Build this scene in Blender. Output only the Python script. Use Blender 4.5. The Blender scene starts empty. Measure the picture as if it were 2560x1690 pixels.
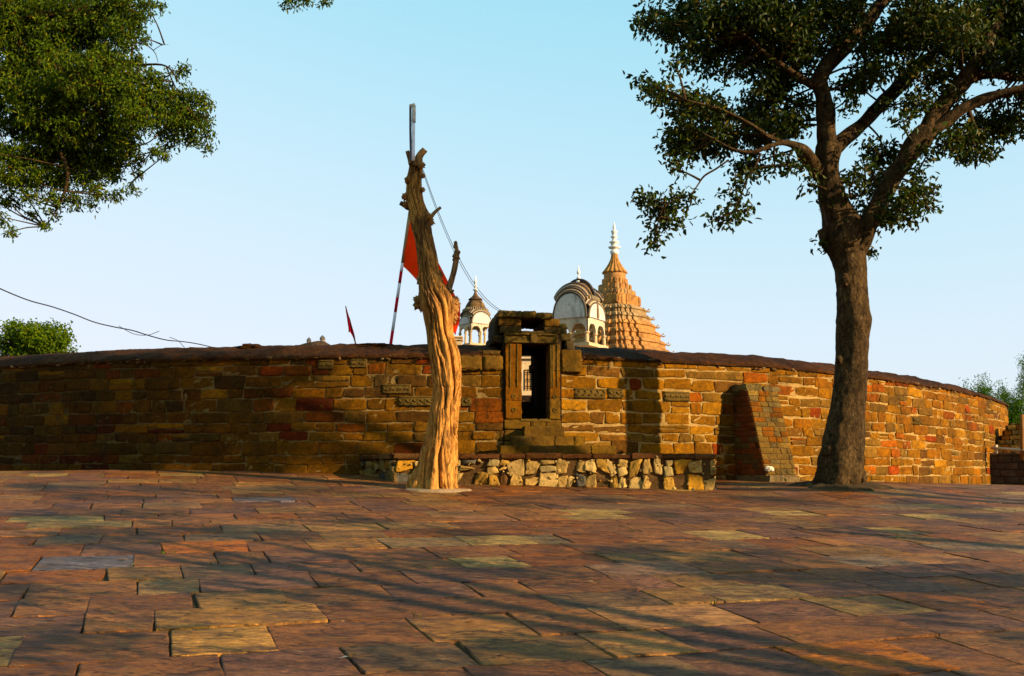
import bpy, math, random
import numpy as np
from mathutils import Vector, noise as mnoise

random.seed(7); RS = np.random.RandomState(11)
sc = bpy.context.scene; C = sc.collection
# ------------------------------------------------------------------ camera
F = 2490.0; CX, CY = 1280.0, 845.0; EYE = 1.6
PITCH = math.atan2(342.0, F)
cam = bpy.data.cameras.new('camera'); camo = bpy.data.objects.new('camera', cam); C.objects.link(camo)
camo.location = (0, 0, EYE); camo.rotation_euler = (math.pi/2 + PITCH, 0, 0)
cam.sensor_width = 36.0; cam.lens = 36.0*F/2560.0; cam.clip_start = 0.1; cam.clip_end = 3000
sc.camera = camo
sc.view_settings.view_transform = 'Standard'; sc.view_settings.look = 'None'
sc.view_settings.gamma = 1.0; sc.view_settings.use_curve_mapping = False
sc.view_settings.exposure = 1.15
# ------------------------------------------------------------------ light
AZ, EL = 60.0, 21.0                       # azimuth to the right of straight behind the camera
S = Vector((math.sin(math.radians(AZ))*math.cos(math.radians(EL)),
            -math.cos(math.radians(AZ))*math.cos(math.radians(EL)), math.sin(math.radians(EL))))
w = bpy.data.worlds.new('World'); sc.world = w; w.use_nodes = True
nt = w.node_tree; bg = nt.nodes['Background']
sky = nt.nodes.new('ShaderNodeTexSky'); sky.sky_type = 'NISHITA'; sky.sun_disc = False
sky.sun_elevation = math.radians(EL); sky.sun_rotation = math.radians(180-AZ)
sky.air_density = 1.0; sky.dust_density = 1.7; sky.ozone_density = 1.2
hsv = nt.nodes.new('ShaderNodeHueSaturation'); hsv.inputs['Saturation'].default_value = 1.0
# hazy evening air: the bright parts of the sky level off softly, channel by channel
sep = nt.nodes.new('ShaderNodeSeparateColor'); cmb = nt.nodes.new('ShaderNodeCombineColor'); nt.links.new(sky.outputs[0], sep.inputs[0])
for ch, (ex, k, a) in enumerate(((2.0, 1.6, 2.72), (2.0, .65, 2.76), (2.0, 1.0, 3.14))):
    pw = nt.nodes.new('ShaderNodeMath'); pw.operation = 'POWER'; pw.inputs[1].default_value = ex; nt.links.new(sep.outputs[ch], pw.inputs[0])
    ad = nt.nodes.new('ShaderNodeMath'); ad.operation = 'ADD'; ad.inputs[1].default_value = k; nt.links.new(pw.outputs[0], ad.inputs[0])
    dv = nt.nodes.new('ShaderNodeMath'); dv.operation = 'DIVIDE'; nt.links.new(pw.outputs[0], dv.inputs[0]); nt.links.new(ad.outputs[0], dv.inputs[1])
    ml_ = nt.nodes.new('ShaderNodeMath'); ml_.operation = 'MULTIPLY'; ml_.inputs[1].default_value = a; nt.links.new(dv.outputs[0], ml_.inputs[0]); nt.links.new(ml_.outputs[0], cmb.inputs[ch])
nt.links.new(cmb.outputs[0], hsv.inputs['Color']); nt.links.new(hsv.outputs[0], bg.inputs['Color'])
bg.inputs['Strength'].default_value = 0.15
sun = bpy.data.lights.new('sun', 'SUN'); sun.energy = 5.0; sun.angle = math.radians(0.55); sun.color = (1.0, 0.74, 0.46)
suno = bpy.data.objects.new('sun', sun); C.objects.link(suno)
suno.rotation_euler = S.to_track_quat('Z', 'Y').to_euler()

# ------------------------------------------------------------------ helpers
cp, sp = math.cos(PITCH), math.sin(PITCH)
def ray(px, py):
    x = (px-CX)/F; u = (CY-py)/F
    return np.array([x, cp - sp*u, sp + cp*u])
def at(px, py, Y):
    r = ray(px, py); k = Y/r[1]
    return np.array([r[0]*k, Y, EYE + r[2]*k])
U1 = np.array([-math.sin(math.radians(20)), math.cos(math.radians(20))])
U2 = np.array([math.cos(math.radians(20)), math.sin(math.radians(20))])
def G(x, y):
    pl = 0.19 + 0.0738*(x*U1[0]+y*U1[1])
    cap = 1.62 - 0.022*x if x > -5 else 1.73 + 0.012*(x+5)
    if cap < 1.25: cap = 1.25
    k = 0.10
    h = max(k-abs(pl-cap), 0.0)/k
    z = min(pl, cap) - h*h*k*0.25
    d2 = (x-5.95)**2+(y-18.0)**2
    z += 0.12*math.exp(-d2/2.2)
    return z
def gpix(px, py):
    r = ray(px, py); lo, hi = 1.0, 60.0
    for _ in range(50):
        m = (lo+hi)/2
        if EYE + r[2]/r[1]*m > G(r[0]/r[1]*m, m): lo = m
        else: hi = m
    return np.array([r[0]/r[1]*lo, lo, G(r[0]/r[1]*lo, lo)])

ORG = {}
def org(o): return ORG.get(o.name, np.zeros(3)) if o else np.zeros(3)
def props(o, label=None, cat=None, group=None, kind=None):
    if label: o['label'] = label
    if cat: o['category'] = cat
    if group: o['group'] = group
    if kind: o['kind'] = kind
    return o
def thing(name, label, cat, loc, group=None):
    o = bpy.data.objects.new(name, None); C.objects.link(o); o.location = loc
    o.empty_display_size = 0.3
    ORG[o.name] = np.array(loc, float)
    return props(o, label, cat, group)

class M:
    """mesh accumulator with a per-vertex colour"""
    def __init__(s): s.v = []; s.f = []; s.c = []; s.n = 0
    def add(s, v, f, col=(0.5, 0.5, 0.5)):
        v = np.asarray(v, float); b = s.n
        s.v.append(v); s.n += len(v)
        if b: s.f += [tuple(i+b for i in q) for q in f]
        else: s.f += [tuple(q) for q in f]
        col = np.asarray(col, float)
        if col.ndim == 1: col = np.tile(col, (len(v), 1))
        s.c.append(col)
    def build(s, name, mat, parent=None, smooth=False, auto=None):
        V = np.concatenate(s.v); Cc = np.concatenate(s.c)
        o0 = org(parent)
        me = bpy.data.meshes.new(name)
        me.from_pydata((V-o0).tolist() if parent else V.tolist(), [], s.f)
        a = me.color_attributes.new('Col', 'FLOAT_COLOR', 'POINT')
        a.data.foreach_set('color', np.concatenate([Cc, np.ones((len(Cc), 1))], 1).astype(np.float32).ravel())
        me.materials.append(mat)
        if smooth: me.polygons.foreach_set('use_smooth', [True]*len(me.polygons))
        if auto is not None:
            me.polygons.foreach_set('use_smooth', [True]*len(me.polygons)); me.set_sharp_from_angle(angle=math.radians(auto))
        me.update()
        o = bpy.data.objects.new(name, me); C.objects.link(o)
        if parent: o.parent = parent; ORG[o.name] = o0
        return o

def frame_from(p, t, n):
    """P(u,v,d): u along t, v up, d along n"""
    p = np.array(p, float); t = np.array(t, float); n = np.array(n, float)
    return lambda u, v, d: np.stack([p[0]+t[0]*u+n[0]*d, p[1]+t[1]*u+n[1]*d, p[2]+v], -1)

SV = [-1, -1, -0.9, -0.45, 0, 0.45, 0.9, 1, 1]
def stone(m, P, u0, u1, v0, v1, d, col, back=0.05, rnd=0.06, rough=0.006, skew=0.0, edge=0.018, nu=None, nv=None, cv=0.05):
    """one dressed or rubble block on surface P"""
    w_, h_ = (u1-u0)/2, (v1-v0)/2
    if nu is None: nu = 7 if w_ > h_ else 5
    if nv is None: nv = 5
    def axis(n, half):
        e = min(edge/half, 0.45)
        inner = np.linspace(-1+e, 1-e, n-2)
        return np.concatenate([[-1, -1], inner, [1, 1]])
    a = axis(nu, w_); b = axis(nv, h_)
    A, B = np.meshgrid(a, b, indexing='ij')
    nu_, nv_ = A.shape
    I, J = np.meshgrid(range(nu_), range(nv_), indexing='ij')
    skirt = (I == 0) | (I == nu_-1) | (J == 0) | (J == nv_-1)
    rim = ~skirt & ((I == 1) | (I == nu_-2) | (J == 1) | (J == nv_-2))
    As = A*(1-rnd*np.abs(B)**3*(0.25/max(w_/h_, .3)*2)); Bs = B*(1-rnd*np.abs(A)**3)
    jit = RS.normal(0, 1, (4,))*skew
    su = (jit[0]*(1-A)*(1-B)+jit[1]*(1+A)*(1-B)+jit[2]*(1-A)*(1+B)+jit[3]*(1+A)*(1+B))/4
    jit = RS.normal(0, 1, (4,))*skew
    sv = (jit[0]*(1-A)*(1-B)+jit[1]*(1+A)*(1-B)+jit[2]*(1-A)*(1+B)+jit[3]*(1+A)*(1+B))/4
    nz = RS.normal(0, rough, A.shape)
    uu = (u0+u1)/2 + As*w_ + su + RS.normal(0, rough*0.8, A.shape)*~skirt
    vv = (v0+v1)/2 + Bs*h_ + sv + RS.normal(0, rough*0.6, A.shape)*~skirt
    tilt = RS.normal(0, rough*0.8)*A + RS.normal(0, rough*0.5)*B
    D = np.where(skirt, -back, np.where(rim, d*0.8+nz*.6+tilt, d+nz+tilt))
    V = P(uu, vv, D).reshape(-1, 3)
    f = []
    for i in range(nu_-1):
        for j in range(nv_-1):
            f.append((i*nv_+j, (i+1)*nv_+j, (i+1)*nv_+j+1, i*nv_+j+1))
    c = np.array(col)[None, :]*(1+RS.normal(0, cv, (len(V), 1)))
    m.add(V, f, np.clip(c, 0, 1))

def box(m, P, u0, u1, v0, v1, d0, d1, col=(.5, .5, .5)):
    u = np.array([u0, u1, u1, u0, u0, u1, u1, u0]); d = np.array([d0, d0, d1, d1, d0, d0, d1, d1])
    v = np.array([v0]*4+[v1]*4)
    m.add(P(u, v, d), [(3, 2, 1, 0), (4, 5, 6, 7), (0, 1, 5, 4), (1, 2, 6, 5), (2, 3, 7, 6), (3, 0, 4, 7)], col)

def rough_box(m, P, u0, u1, v0, v1, d0, d1, col, r=0.012, n=3, bev=0.015):
    """box with worn, wobbly faces"""
    L = [(u0, u1), (v0, v1), (d0, d1)]
    def ax(a, b, k):
        k = max(2, k); e = min(bev, (b-a)*0.3)
        return np.concatenate([[a], np.linspace(a+e, b-e, k), [b]])
    ks = [max(2, min(14, int(n*(b-a)/0.25)+2)) for a, b in L]
    X = [ax(a, b, k) for (a, b), k in zip(L, ks)]
    idx = {}; V = []; fs = []
    def vid(i, j, k):
        key = (i, j, k)
        if key not in idx:
            nn = [len(X[0])-1, len(X[1])-1, len(X[2])-1]
            q = [X[0][i], X[1][j], X[2][k]]
            ext = [(t == 0 or t == m_) for t, m_ in zip(key, nn)]
            c = sum(ext)
            p = list(q)
            if c >= 2:
                for a_ in range(3):
                    if ext[a_]:
                        ctr = (L[a_][0]+L[a_][1])/2
                        p[a_] += (1 if ctr > p[a_] else -1)*min(bev, (L[a_][1]-L[a_][0])*0.3)*0.55
            idx[key] = len(V)
            jj = RS.normal(0, r, 3)
            V.append([p[0]+jj[0], p[1]+jj[1]*0.8, p[2]+jj[2]])
        return idx[key]
    n0, n1, n2 = len(X[0])-1, len(X[1])-1, len(X[2])-1
    for i in range(n0):
        for j in range(n1):
            fs.append((vid(i, j, n2), vid(i+1, j, n2), vid(i+1, j+1, n2), vid(i, j+1, n2)))
            fs.append((vid(i, j+1, 0), vid(i+1, j+1, 0), vid(i+1, j, 0), vid(i, j, 0)))
    for i in range(n0):
        for k in range(n2):
            fs.append((vid(i, 0, k), vid(i+1, 0, k), vid(i+1, 0, k+1), vid(i, 0, k+1)))
            fs.append((vid(i, n1, k+1), vid(i+1, n1, k+1), vid(i+1, n1, k), vid(i, n1, k)))
    for j in range(n1):
        for k in range(n2):
            fs.append((vid(0, j, k), vid(0, j, k+1), vid(0, j+1, k+1), vid(0, j+1, k)))
            fs.append((vid(n0, j, k+1), vid(n0, j, k), vid(n0, j+1, k), vid(n0, j+1, k+1)))
    V = np.array(V); c = np.array(col)[None, :]*(1+RS.normal(0, 0.05, (len(V), 1)))
    m.add(P(V[:, 0], V[:, 1], V[:, 2]), fs, np.clip(c, 0, 1))

def smooth_path(pts, rad, n):
    pts = np.array(pts, float); rad = np.array(rad, float)
    d = np.concatenate([[0], np.cumsum(np.linalg.norm(np.diff(pts, axis=0), axis=1))])
    t = np.linspace(0, d[-1], n)
    def cr(vals):
        vals = np.asarray(vals, float); sl = np.gradient(vals, d, axis=0) if len(d) > 2 else np.tile((vals[-1]-vals[0])/max(d[-1], 1e-9), (2,)+(1,)*(vals.ndim-1))
        k = np.clip(np.searchsorted(d, t, side='right')-1, 0, len(d)-2)
        h = (d[k+1]-d[k]); x = (t-d[k])/h
        if vals.ndim == 2: h = h[:, None]; x = x[:, None]
        a, b = vals[k], vals[k+1]; ma, mb = sl[k]*h, sl[k+1]*h
        return (2*x**3-3*x**2+1)*a+(x**3-2*x**2+x)*ma+(-2*x**3+3*x**2)*b+(x**3-x**2)*mb
    return cr(pts), np.maximum(cr(rad), rad.min()*0.6), t
def tube(m, pts, rad, n=None, seg=10, col=(.3, .2, .1), wob=0.0, fn=None, cap=True):
    if n is None: n = max(3, len(pts)*3)
    P_, R_, t = smooth_path(pts, rad, n)
    T = np.gradient(P_, axis=0); T /= np.linalg.norm(T, axis=1)[:, None]+1e-12
    ref = np.array([0.0, 1.0, 0.0]) if abs(T[0][1]) < 0.9 else np.array([1.0, 0, 0])
    th = np.arange(seg)/seg*2*math.pi
    V = np.zeros((n, seg, 3)); a = np.cross(T[0], ref); a /= np.linalg.norm(a)
    for i in range(n):
        a = a - T[i]*np.dot(a, T[i]); a /= np.linalg.norm(a)+1e-12
        b = np.cross(T[i], a)
        r = np.full(seg, R_[i])
        if wob:
            r = r*(1+wob*np.array([mnoise.noise(Vector((math.cos(q)*1.3, math.sin(q)*1.3, t[i]*2.2+P_[0][0]*3))) for q in th]))
        if fn is not None: r = fn(i/(n-1), th, r, t[i])
        V[i] = P_[i]+np.cos(th)[:, None]*r[:, None]*a+np.sin(th)[:, None]*r[:, None]*b
    f = []
    for i in range(n-1):
        for j in range(seg):
            k = (j+1) % seg
            f.append((i*seg+j, i*seg+k, (i+1)*seg+k, (i+1)*seg+j))
    V = V.reshape(-1, 3)
    if cap:
        V = np.concatenate([V, [P_[0], P_[-1]]]); q = n*seg
        for j in range(seg):
            f.append((q, (j+1) % seg, j)); f.append((q+1, (n-1)*seg+j, (n-1)*seg+(j+1) % seg))
    m.add(V, f, col)
def lathe(m, c, prof, seg=24, col=(.5, .5, .5), lobes=0, amp=0.0, ph=0.0):
    """prof: list of (r, z[, lobe amount])"""
    th = np.arange(seg)/seg*2*math.pi
    V = []; cols = []
    for q in prof:
        la = q[2] if len(q) > 2 else 0
        r = q[0]*(1+la*np.abs(np.cos(lobes*th/2+ph))) if lobes else np.full(seg, q[0])
        V.append(np.stack([c[0]+r*np.cos(th), c[1]+r*np.sin(th), np.full(seg, c[2]+q[1])], -1))
    n = len(prof); V = np.concatenate(V)
    f = [(i*seg+j, i*seg+(j+1) % seg, (i+1)*seg+(j+1) % seg, (i+1)*seg+j) for i in range(n-1) for j in range(seg)]
    f.append(tuple(range(seg-1, -1, -1))); f.append(tuple((n-1)*seg+j for j in range(seg)))
    m.add(V, f, col)

# ------------------------------------------------------------------ materials
def mat(name, rough=0.85, attr=True, base=(.5, .5, .5), n1=(3.0, 0.35), n2=(25.0, 0.25), bump=0.4, bscale=18.0, bdist=0.02,
        stain=None, spec=0.06, trans=0.0, anis=(1, 1, 1), gain=0.5, island=0.0, veins=None, sat=1.12, n3=None):
    m = bpy.data.materials.new(name); m.use_nodes = True; t = m.node_tree; N = t.nodes; L = t.links
    b = N['Principled BSDF']; b.inputs['Roughness'].default_value = rough
    b.inputs['Specular IOR Level'].default_value = spec
    tc = N.new('ShaderNodeTexCoord')
    mp = N.new('ShaderNodeMapping'); mp.inputs['Scale'].default_value = anis; src = tc.outputs['Object']
    if island:
        ge = N.new('ShaderNodeNewGeometry'); rm = N.new('ShaderNodeVectorMath'); rm.operation = 'SCALE'; rm.inputs[0].default_value = (31.0, 17.0, 23.0)
        L.new(ge.outputs['Random Per Island'], rm.inputs['Scale']); ad = N.new('ShaderNodeVectorMath'); ad.operation = 'ADD'
        L.new(src, ad.inputs[0]); L.new(rm.outputs[0], ad.inputs[1]); src = ad.outputs[0]
    L.new(src, mp.inputs['Vector'])
    if attr:
        a = N.new('ShaderNodeAttribute'); a.attribute_name = 'Col'; col = a.outputs['Color']
    else:
        a = N.new('ShaderNodeRGB'); a.outputs[0].default_value = (*base, 1); col = a.outputs[0]
    def mul(col, scale, amt, det=4.0, vec=None):
        nz = N.new('ShaderNodeTexNoise'); nz.inputs['Scale'].default_value = scale; nz.inputs['Detail'].default_value = det
        nz.inputs['Roughness'].default_value = 0.65
        L.new(vec or mp.outputs[0], nz.inputs['Vector'])
        r = N.new('ShaderNodeMapRange'); r.inputs['From Min'].default_value = 0.3; r.inputs['From Max'].default_value = 0.7
        r.inputs['To Min'].default_value = 1-amt; r.inputs['To Max'].default_value = 1+amt
        L.new(nz.outputs['Fac'], r.inputs['Value'])
        x = N.new('ShaderNodeVectorMath'); x.operation = 'SCALE'; L.new(col, x.inputs[0]); L.new(r.outputs[0], x.inputs['Scale'])
        return x.outputs[0]
    if n1: col = mul(col, n1[0], n1[1], 3)
    if n2: col = mul(col, n2[0], n2[1], 5)
    if n3: col = mul(col, n3[0], n3[1], 6)
    for st in (stain or []):
        # (scale, threshold, width, colour, (sx,sy,sz))
        mp2 = N.new('ShaderNodeMapping'); mp2.inputs['Scale'].default_value = st[4] if len(st) > 4 else (1, 1, 1)
        mp2.inputs['Location'].default_value = (st[0]*3.1, 1.7, st[1]*9)
        L.new(tc.outputs['Object'], mp2.inputs['Vector'])
        nz = N.new('ShaderNodeTexNoise'); nz.inputs['Scale'].default_value = st[0]; nz.inputs['Detail'].default_value = 6
        nz.inputs['Roughness'].default_value = 0.7; L.new(mp2.outputs[0], nz.inputs['Vector'])
        r = N.new('ShaderNodeMapRange'); r.inputs['From Min'].default_value = st[1]; r.inputs['From Max'].default_value = st[1]+st[2]
        L.new(nz.outputs['Fac'], r.inputs['Value'])
        mx = N.new('ShaderNodeMix'); mx.data_type = 'RGBA'; mx.inputs['B'].default_value = (*st[3][:3], 1)
        k = N.new('ShaderNodeMath'); k.operation = 'MULTIPLY'; k.inputs[1].default_value = st[5] if len(st) > 5 else 0.85
        L.new(r.outputs[0], k.inputs[0]); L.new(k.outputs[0], mx.inputs['Factor']); L.new(col, mx.inputs['A'])
        col = mx.outputs['Result']
    for vn in (veins or []):      # (scale, half width, darkness, (sx,sy,sz), rotation)
        mv = N.new('ShaderNodeMapping'); mv.inputs['Scale'].default_value = vn[3]; mv.inputs['Rotation'].default_value = (0, 0, vn[4]); L.new(src, mv.inputs['Vector'])
        nz = N.new('ShaderNodeTexNoise'); nz.inputs['Scale'].default_value = vn[0]; nz.inputs['Detail'].default_value = 4; nz.inputs['Roughness'].default_value = .55
        L.new(mv.outputs[0], nz.inputs['Vector'])
        sb_ = N.new('ShaderNodeMath'); sb_.operation = 'SUBTRACT'; sb_.inputs[1].default_value = .5; L.new(nz.outputs['Fac'], sb_.inputs[0])
        ab = N.new('ShaderNodeMath'); ab.operation = 'ABSOLUTE'; L.new(sb_.outputs[0], ab.inputs[0])
        r = N.new('ShaderNodeMapRange'); r.inputs['From Max'].default_value = vn[1]; r.inputs['To Min'].default_value = vn[2]; L.new(ab.outputs[0], r.inputs['Value'])
        x = N.new('ShaderNodeVectorMath'); x.operation = 'SCALE'; L.new(col, x.inputs[0]); L.new(r.outputs[0], x.inputs['Scale']); col = x.outputs[0]
    if sat != 1.0:
        hs = N.new('ShaderNodeHueSaturation'); hs.inputs['Saturation'].default_value = sat; L.new(col, hs.inputs['Color']); col = hs.outputs[0]
    if gain != 1.0:
        gx_ = N.new('ShaderNodeVectorMath'); gx_.operation = 'SCALE'; gx_.inputs['Scale'].default_value = gain; L.new(col, gx_.inputs[0]); col = gx_.outputs[0]
    L.new(col, b.inputs['Base Color'])
    if bump:
        nz = N.new('ShaderNodeTexNoise'); nz.inputs['Scale'].default_value = bscale; nz.inputs['Detail'].default_value = 8
        nz.inputs['Roughness'].default_value = 0.7
        L.new(mp.outputs[0], nz.inputs['Vector'])
        bp = N.new('ShaderNodeBump'); bp.inputs['Strength'].default_value = bump; bp.inputs['Distance'].default_value = bdist
        L.new(nz.outputs['Fac'], bp.inputs['Height']); L.new(bp.outputs[0], b.inputs['Normal'])
    if trans:
        tr = N.new('ShaderNodeBsdfTranslucent'); L.new(col, tr.inputs['Color'])
        ms = N.new('ShaderNodeMixShader'); ms.inputs[0].default_value = trans
        L.new(b.outputs[0], ms.inputs[1]); L.new(tr.outputs[0], ms.inputs[2]); L.new(ms.outputs[0], N['Material Output'].inputs['Surface'])
    return m
m_stone = mat('sandstone_blocks', veins=[(3.5, .012, .5, (1, 1, 1.6), 0)], island=1.0, n3=(45, .35), n1=(1.6, 0.25), n2=(14, 0.28), bump=0.6, bscale=14, bdist=0.03,
              stain=[(0.9, 0.52, 0.14, (0.05, 0.035, 0.012), (1, 1, 0.8), 0.7), (3.2, 0.58, 0.08, (0.03, 0.022, 0.01), (1, 1, 0.35), 0.65),
                     (6.0, 0.62, 0.06, (0.24, 0.15, 0.05), (1, 1, 1), .45)])
m_mortar = mat('lime_mortar', gain=.55, n1=(2, 0.3), n2=(22, 0.3), bump=0.7, bscale=22, stain=[(0.9, 0.5, 0.16, (0.07, 0.05, 0.02), (1, 1, .8), 0.75)])
m_coping = mat('weathered_coping', attr=False, base=(0.070, 0.029, 0.010), n1=(0.8, 0.6), n2=(11, 0.6), bump=1.0, bscale=9, bdist=0.06,
               stain=[(2.4, 0.6, 0.08, (0.2, 0.07, 0.02)), (7, 0.68, 0.05, (0.38, 0.27, 0.15))])
m_gate = mat('gate_sandstone', gain=.45, n1=(2.5, 0.3), n2=(16, 0.3), bump=0.6, bscale=18, bdist=0.02,
             stain=[(1.6, 0.54, 0.12, (0.035, 0.028, 0.01), (1, 1, .6), 0.7), (7, 0.6, .06, (.16, .11, .035))])
m_doorshade = mat('shade_dark_stone', attr=False, base=(.022, .014, .009), gain=1.0, spec=.0, rough=1.0, n1=(5, .3), n2=(20, .3), bump=.4)  # near-black stone, the doorway's shade put into its colour
m_rubble = mat('rubble_stone', sat=1.08, gain=.64, n1=(4, 0.25), n2=(25, 0.3), bump=0.8, bscale=20, bdist=0.02)
m_dark = mat('dark_mortar', attr=False, base=(0.15, 0.085, 0.035), n1=(5, .4), n2=(30, .4), bump=0.8, bscale=25)
m_pave = mat('riven_paving', rough=0.6, n1=(1.7, 0.45), n2=(17, 0.55), bump=1.0, bscale=7, bdist=0.05, spec=0.12, anis=(1, 2.2, 1), gain=.74, n3=(55, .45), island=1.0, veins=[(1.1, .018, .25, (1, 2.6, 1), .45), (3.2, .014, .6, (1, 3.0, 1), .3)],
             stain=[(1.8, 0.52, 0.10, (0.085, 0.042, 0.030), (1, 2.4, 1), 0.7), (2.6, 0.56, 0.06, (0.28, 0.13, 0.045), (1, 2.2, 1), 0.6), (5.5, 0.60, 0.05, (0.36, 0.23, 0.10), (1, 3, 1), 0.55), (8, 0.60, 0.04, (0.035, 0.018, 0.012), (.5, 2.5, 1), 0.85)])
m_soil = mat('joint_soil', attr=False, base=(0.09, 0.06, 0.03), n1=(2, .4), n2=(30, .4), bump=0.6,
             stain=[(3, .55, .1, (.2, .13, .05))])
m_bark = mat('tree_bark', veins=[(8, .035, .35, (1, 1, .4), 0), (20, .04, .55, (1, 1, .5), 0)], n1=(3, 0.5), n2=(16, 0.55), bump=1.0, bscale=20, bdist=0.06, anis=(1, 1, 0.55),
             stain=[(8, .6, .06, (0.30, 0.22, 0.11), (1, 1, .6), .8), (5, .56, .08, (.03, .02, .012), (1, 1, .5), .7)])
m_dead = mat('dead_wood', sat=1.06, n3=(60, .4), veins=[(6, .03, .30, (1, 1, .12), 0), (14, .03, .5, (1, 1, .10), 0)], rough=0.75, n1=(2.5, 0.22), n2=(24, 0.25), bump=0.8, bscale=22, bdist=0.02, anis=(1, 1, 0.18),
             stain=[(5, .60, .08, (0.10, 0.05, 0.02), (1, 1, .3), .75), (9, .60, .05, (.22, .10, .03), (1, 1, .12), .7)], gain=.74)
m_leaf = mat('leaf_dark', rough=0.5, n1=None, n2=None, bump=0, spec=0.12, trans=0.22, gain=.60)
m_leaf2 = mat('leaf_bright', rough=0.55, n1=None, n2=None, bump=0, spec=0.10, trans=0.30, gain=.68)
m_temple = mat('temple_sandstone', sat=1.05, gain=.60, n3=(8, .3), n1=(1.5, 0.2), n2=(12, 0.2), bump=0.4, bscale=12, bdist=0.03,
               stain=[(1.8, .54, .1, (.20, .095, .03), (1, 1, .7), .7), (5, .57, .08, (.10, .055, .025), (1, 1, .4), .6)])
m_plaster = mat('old_lime_plaster', sat=1.0, gain=.72, n1=(1.5, 0.15), n2=(14, 0.18), bump=0.4, bscale=14, bdist=0.02,
                stain=[(2.6, .52, .16, (.22, .16, .11), (1, 1, .5), .7), (9, .63, .06, (.08, .06, .045), (1, 1, .35), .6)])
m_dome = mat('stained_dome_plaster', n1=(2.0, 0.3), n2=(14, 0.3), bump=0.6, bscale=14, bdist=0.03,
             stain=[(3.5, .5, .12, (.035, .03, .026), (1, 1, .5), .85)])
m_white = mat('white_limewash', gain=.85, attr=False, base=(.72, .7, .62), n1=(4, .1), n2=None, bump=0.2)
m_flag = mat('red_cloth', attr=False, base=(0.95, 0.045, 0.008), rough=0.7, n1=(2, .12), n2=None, bump=0.15, bscale=60, trans=0.25, spec=.05, gain=1.0)
m_paint = mat('painted_pole', gain=.9, n1=(10, .1), n2=None, bump=0, rough=.5)
m_wire = mat('wire', attr=False, base=(.05, .055, .07), n1=None, n2=None, bump=0)
m_metal = mat('metal', attr=False, base=(.25, .25, .26), n1=(20, .3), n2=None, bump=0, rough=.5)
m_iron = mat('dark_iron', attr=False, base=(.02, .018, .015), n1=(20, .3), n2=None, bump=0, rough=.6)
m_terrain = mat('dry_ground', attr=False, base=(.16, .11, .05), n1=(.3, .3), n2=(4, .3), bump=.5, stain=[(.15, .5, .1, (.06, .08, .02))])
m_dull = mat('faded_cloth', attr=False, base=(0.35, 0.03, 0.035), rough=0.8, n1=(6, .3), n2=None, bump=0.1, trans=0.2, gain=1.0)
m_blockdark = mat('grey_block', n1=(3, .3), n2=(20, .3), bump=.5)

STONE_COLS = [((.210, .105, .022), 6), ((.235, .105, .020), 5), ((.255, .080, .014), 2.4), ((.22, .050, .014), .9), ((.185, .110, .030), 3), ((.28, .150, .036), 2), ((.13, .068, .020), 2)]
def pick(cols, s=1.0, v=0.12):
    ws = np.array([c[1] for c in cols]); k = RS.choice(len(cols), p=ws/ws.sum())
    return np.clip(np.array(cols[k][0])*s*(1+RS.normal(0, v)), 0.002, 0.9)

# ------------------------------------------------------------------ wall plan curve
CP = np.array([(-21.5, 41), (-21.2, 34), (-18.8, 28), (-15.2, 23.8), (-10.9, 21.2), (-5.8, 19.75), (.4, 19.5), (5.4, 21.3), (8.5, 23.6),
               (11.2, 26.2), (13.4, 28.8), (15.4, 31.5), (17.0, 34.2), (17.9, 37.5), (17.6, 42), (15.4, 47), (11, 51.5), (4.5, 54.3), (-2.5, 55), (-9.5, 54), (-15.5, 51), (-19.5, 47)], float)
def closed_spline(P, k=40):
    out = []
    n = len(P)
    for i in range(n):
        a, b, c, d = P[i-1], P[i], P[(i+1) % n], P[(i+2) % n]
        for t in np.arange(k)/k:
            out.append(0.5*((2*b)+(-a+c)*t+(2*a-5*b+4*c-d)*t*t+(-a+3*b-3*c+d)*t**3))
    return np.array(out)
CV = closed_spline(CP); CV = np.vstack([CV, CV[:1]])
CL = np.concatenate([[0], np.cumsum(np.linalg.norm(np.diff(CV, axis=0), axis=1))]); LT = CL[-1]
TG = np.gradient(CV, axis=0); TG /= np.linalg.norm(TG, axis=1)[:, None]
def wpt(s):
    s = np.asarray(s, float)
    return np.interp(s, CL, CV[:, 0]), np.interp(s, CL, CV[:, 1])
def wtn(s):
    tx, ty = np.interp(s, CL, TG[:, 0]), np.interp(s, CL, TG[:, 1])
    l = np.hypot(tx, ty); tx, ty = tx/l, ty/l
    return tx, ty, ty, -tx           # tangent, outward normal
def s_at_ratio(r, lo=None, hi=None):  # arclength where x/y = r on the near side
    i0 = 2*40; i1 = 12*40
    q = CV[i0:i1, 0]/CV[i0:i1, 1]
    k = int(np.argmin(np.abs(q-r))); return CL[i0+k]
def s_px(px): return s_at_ratio((px-CX)/F/cp*1.0)
def PW(u, v, d):
    x, y = wpt(u); tx, ty, nx, ny = wtn(u)
    dd = d - 0.02*(np.asarray(v)-2.0)
    return np.stack([x+nx*dd, y+ny*dd, np.broadcast_to(v, np.shape(x))*1.0], -1)

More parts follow.
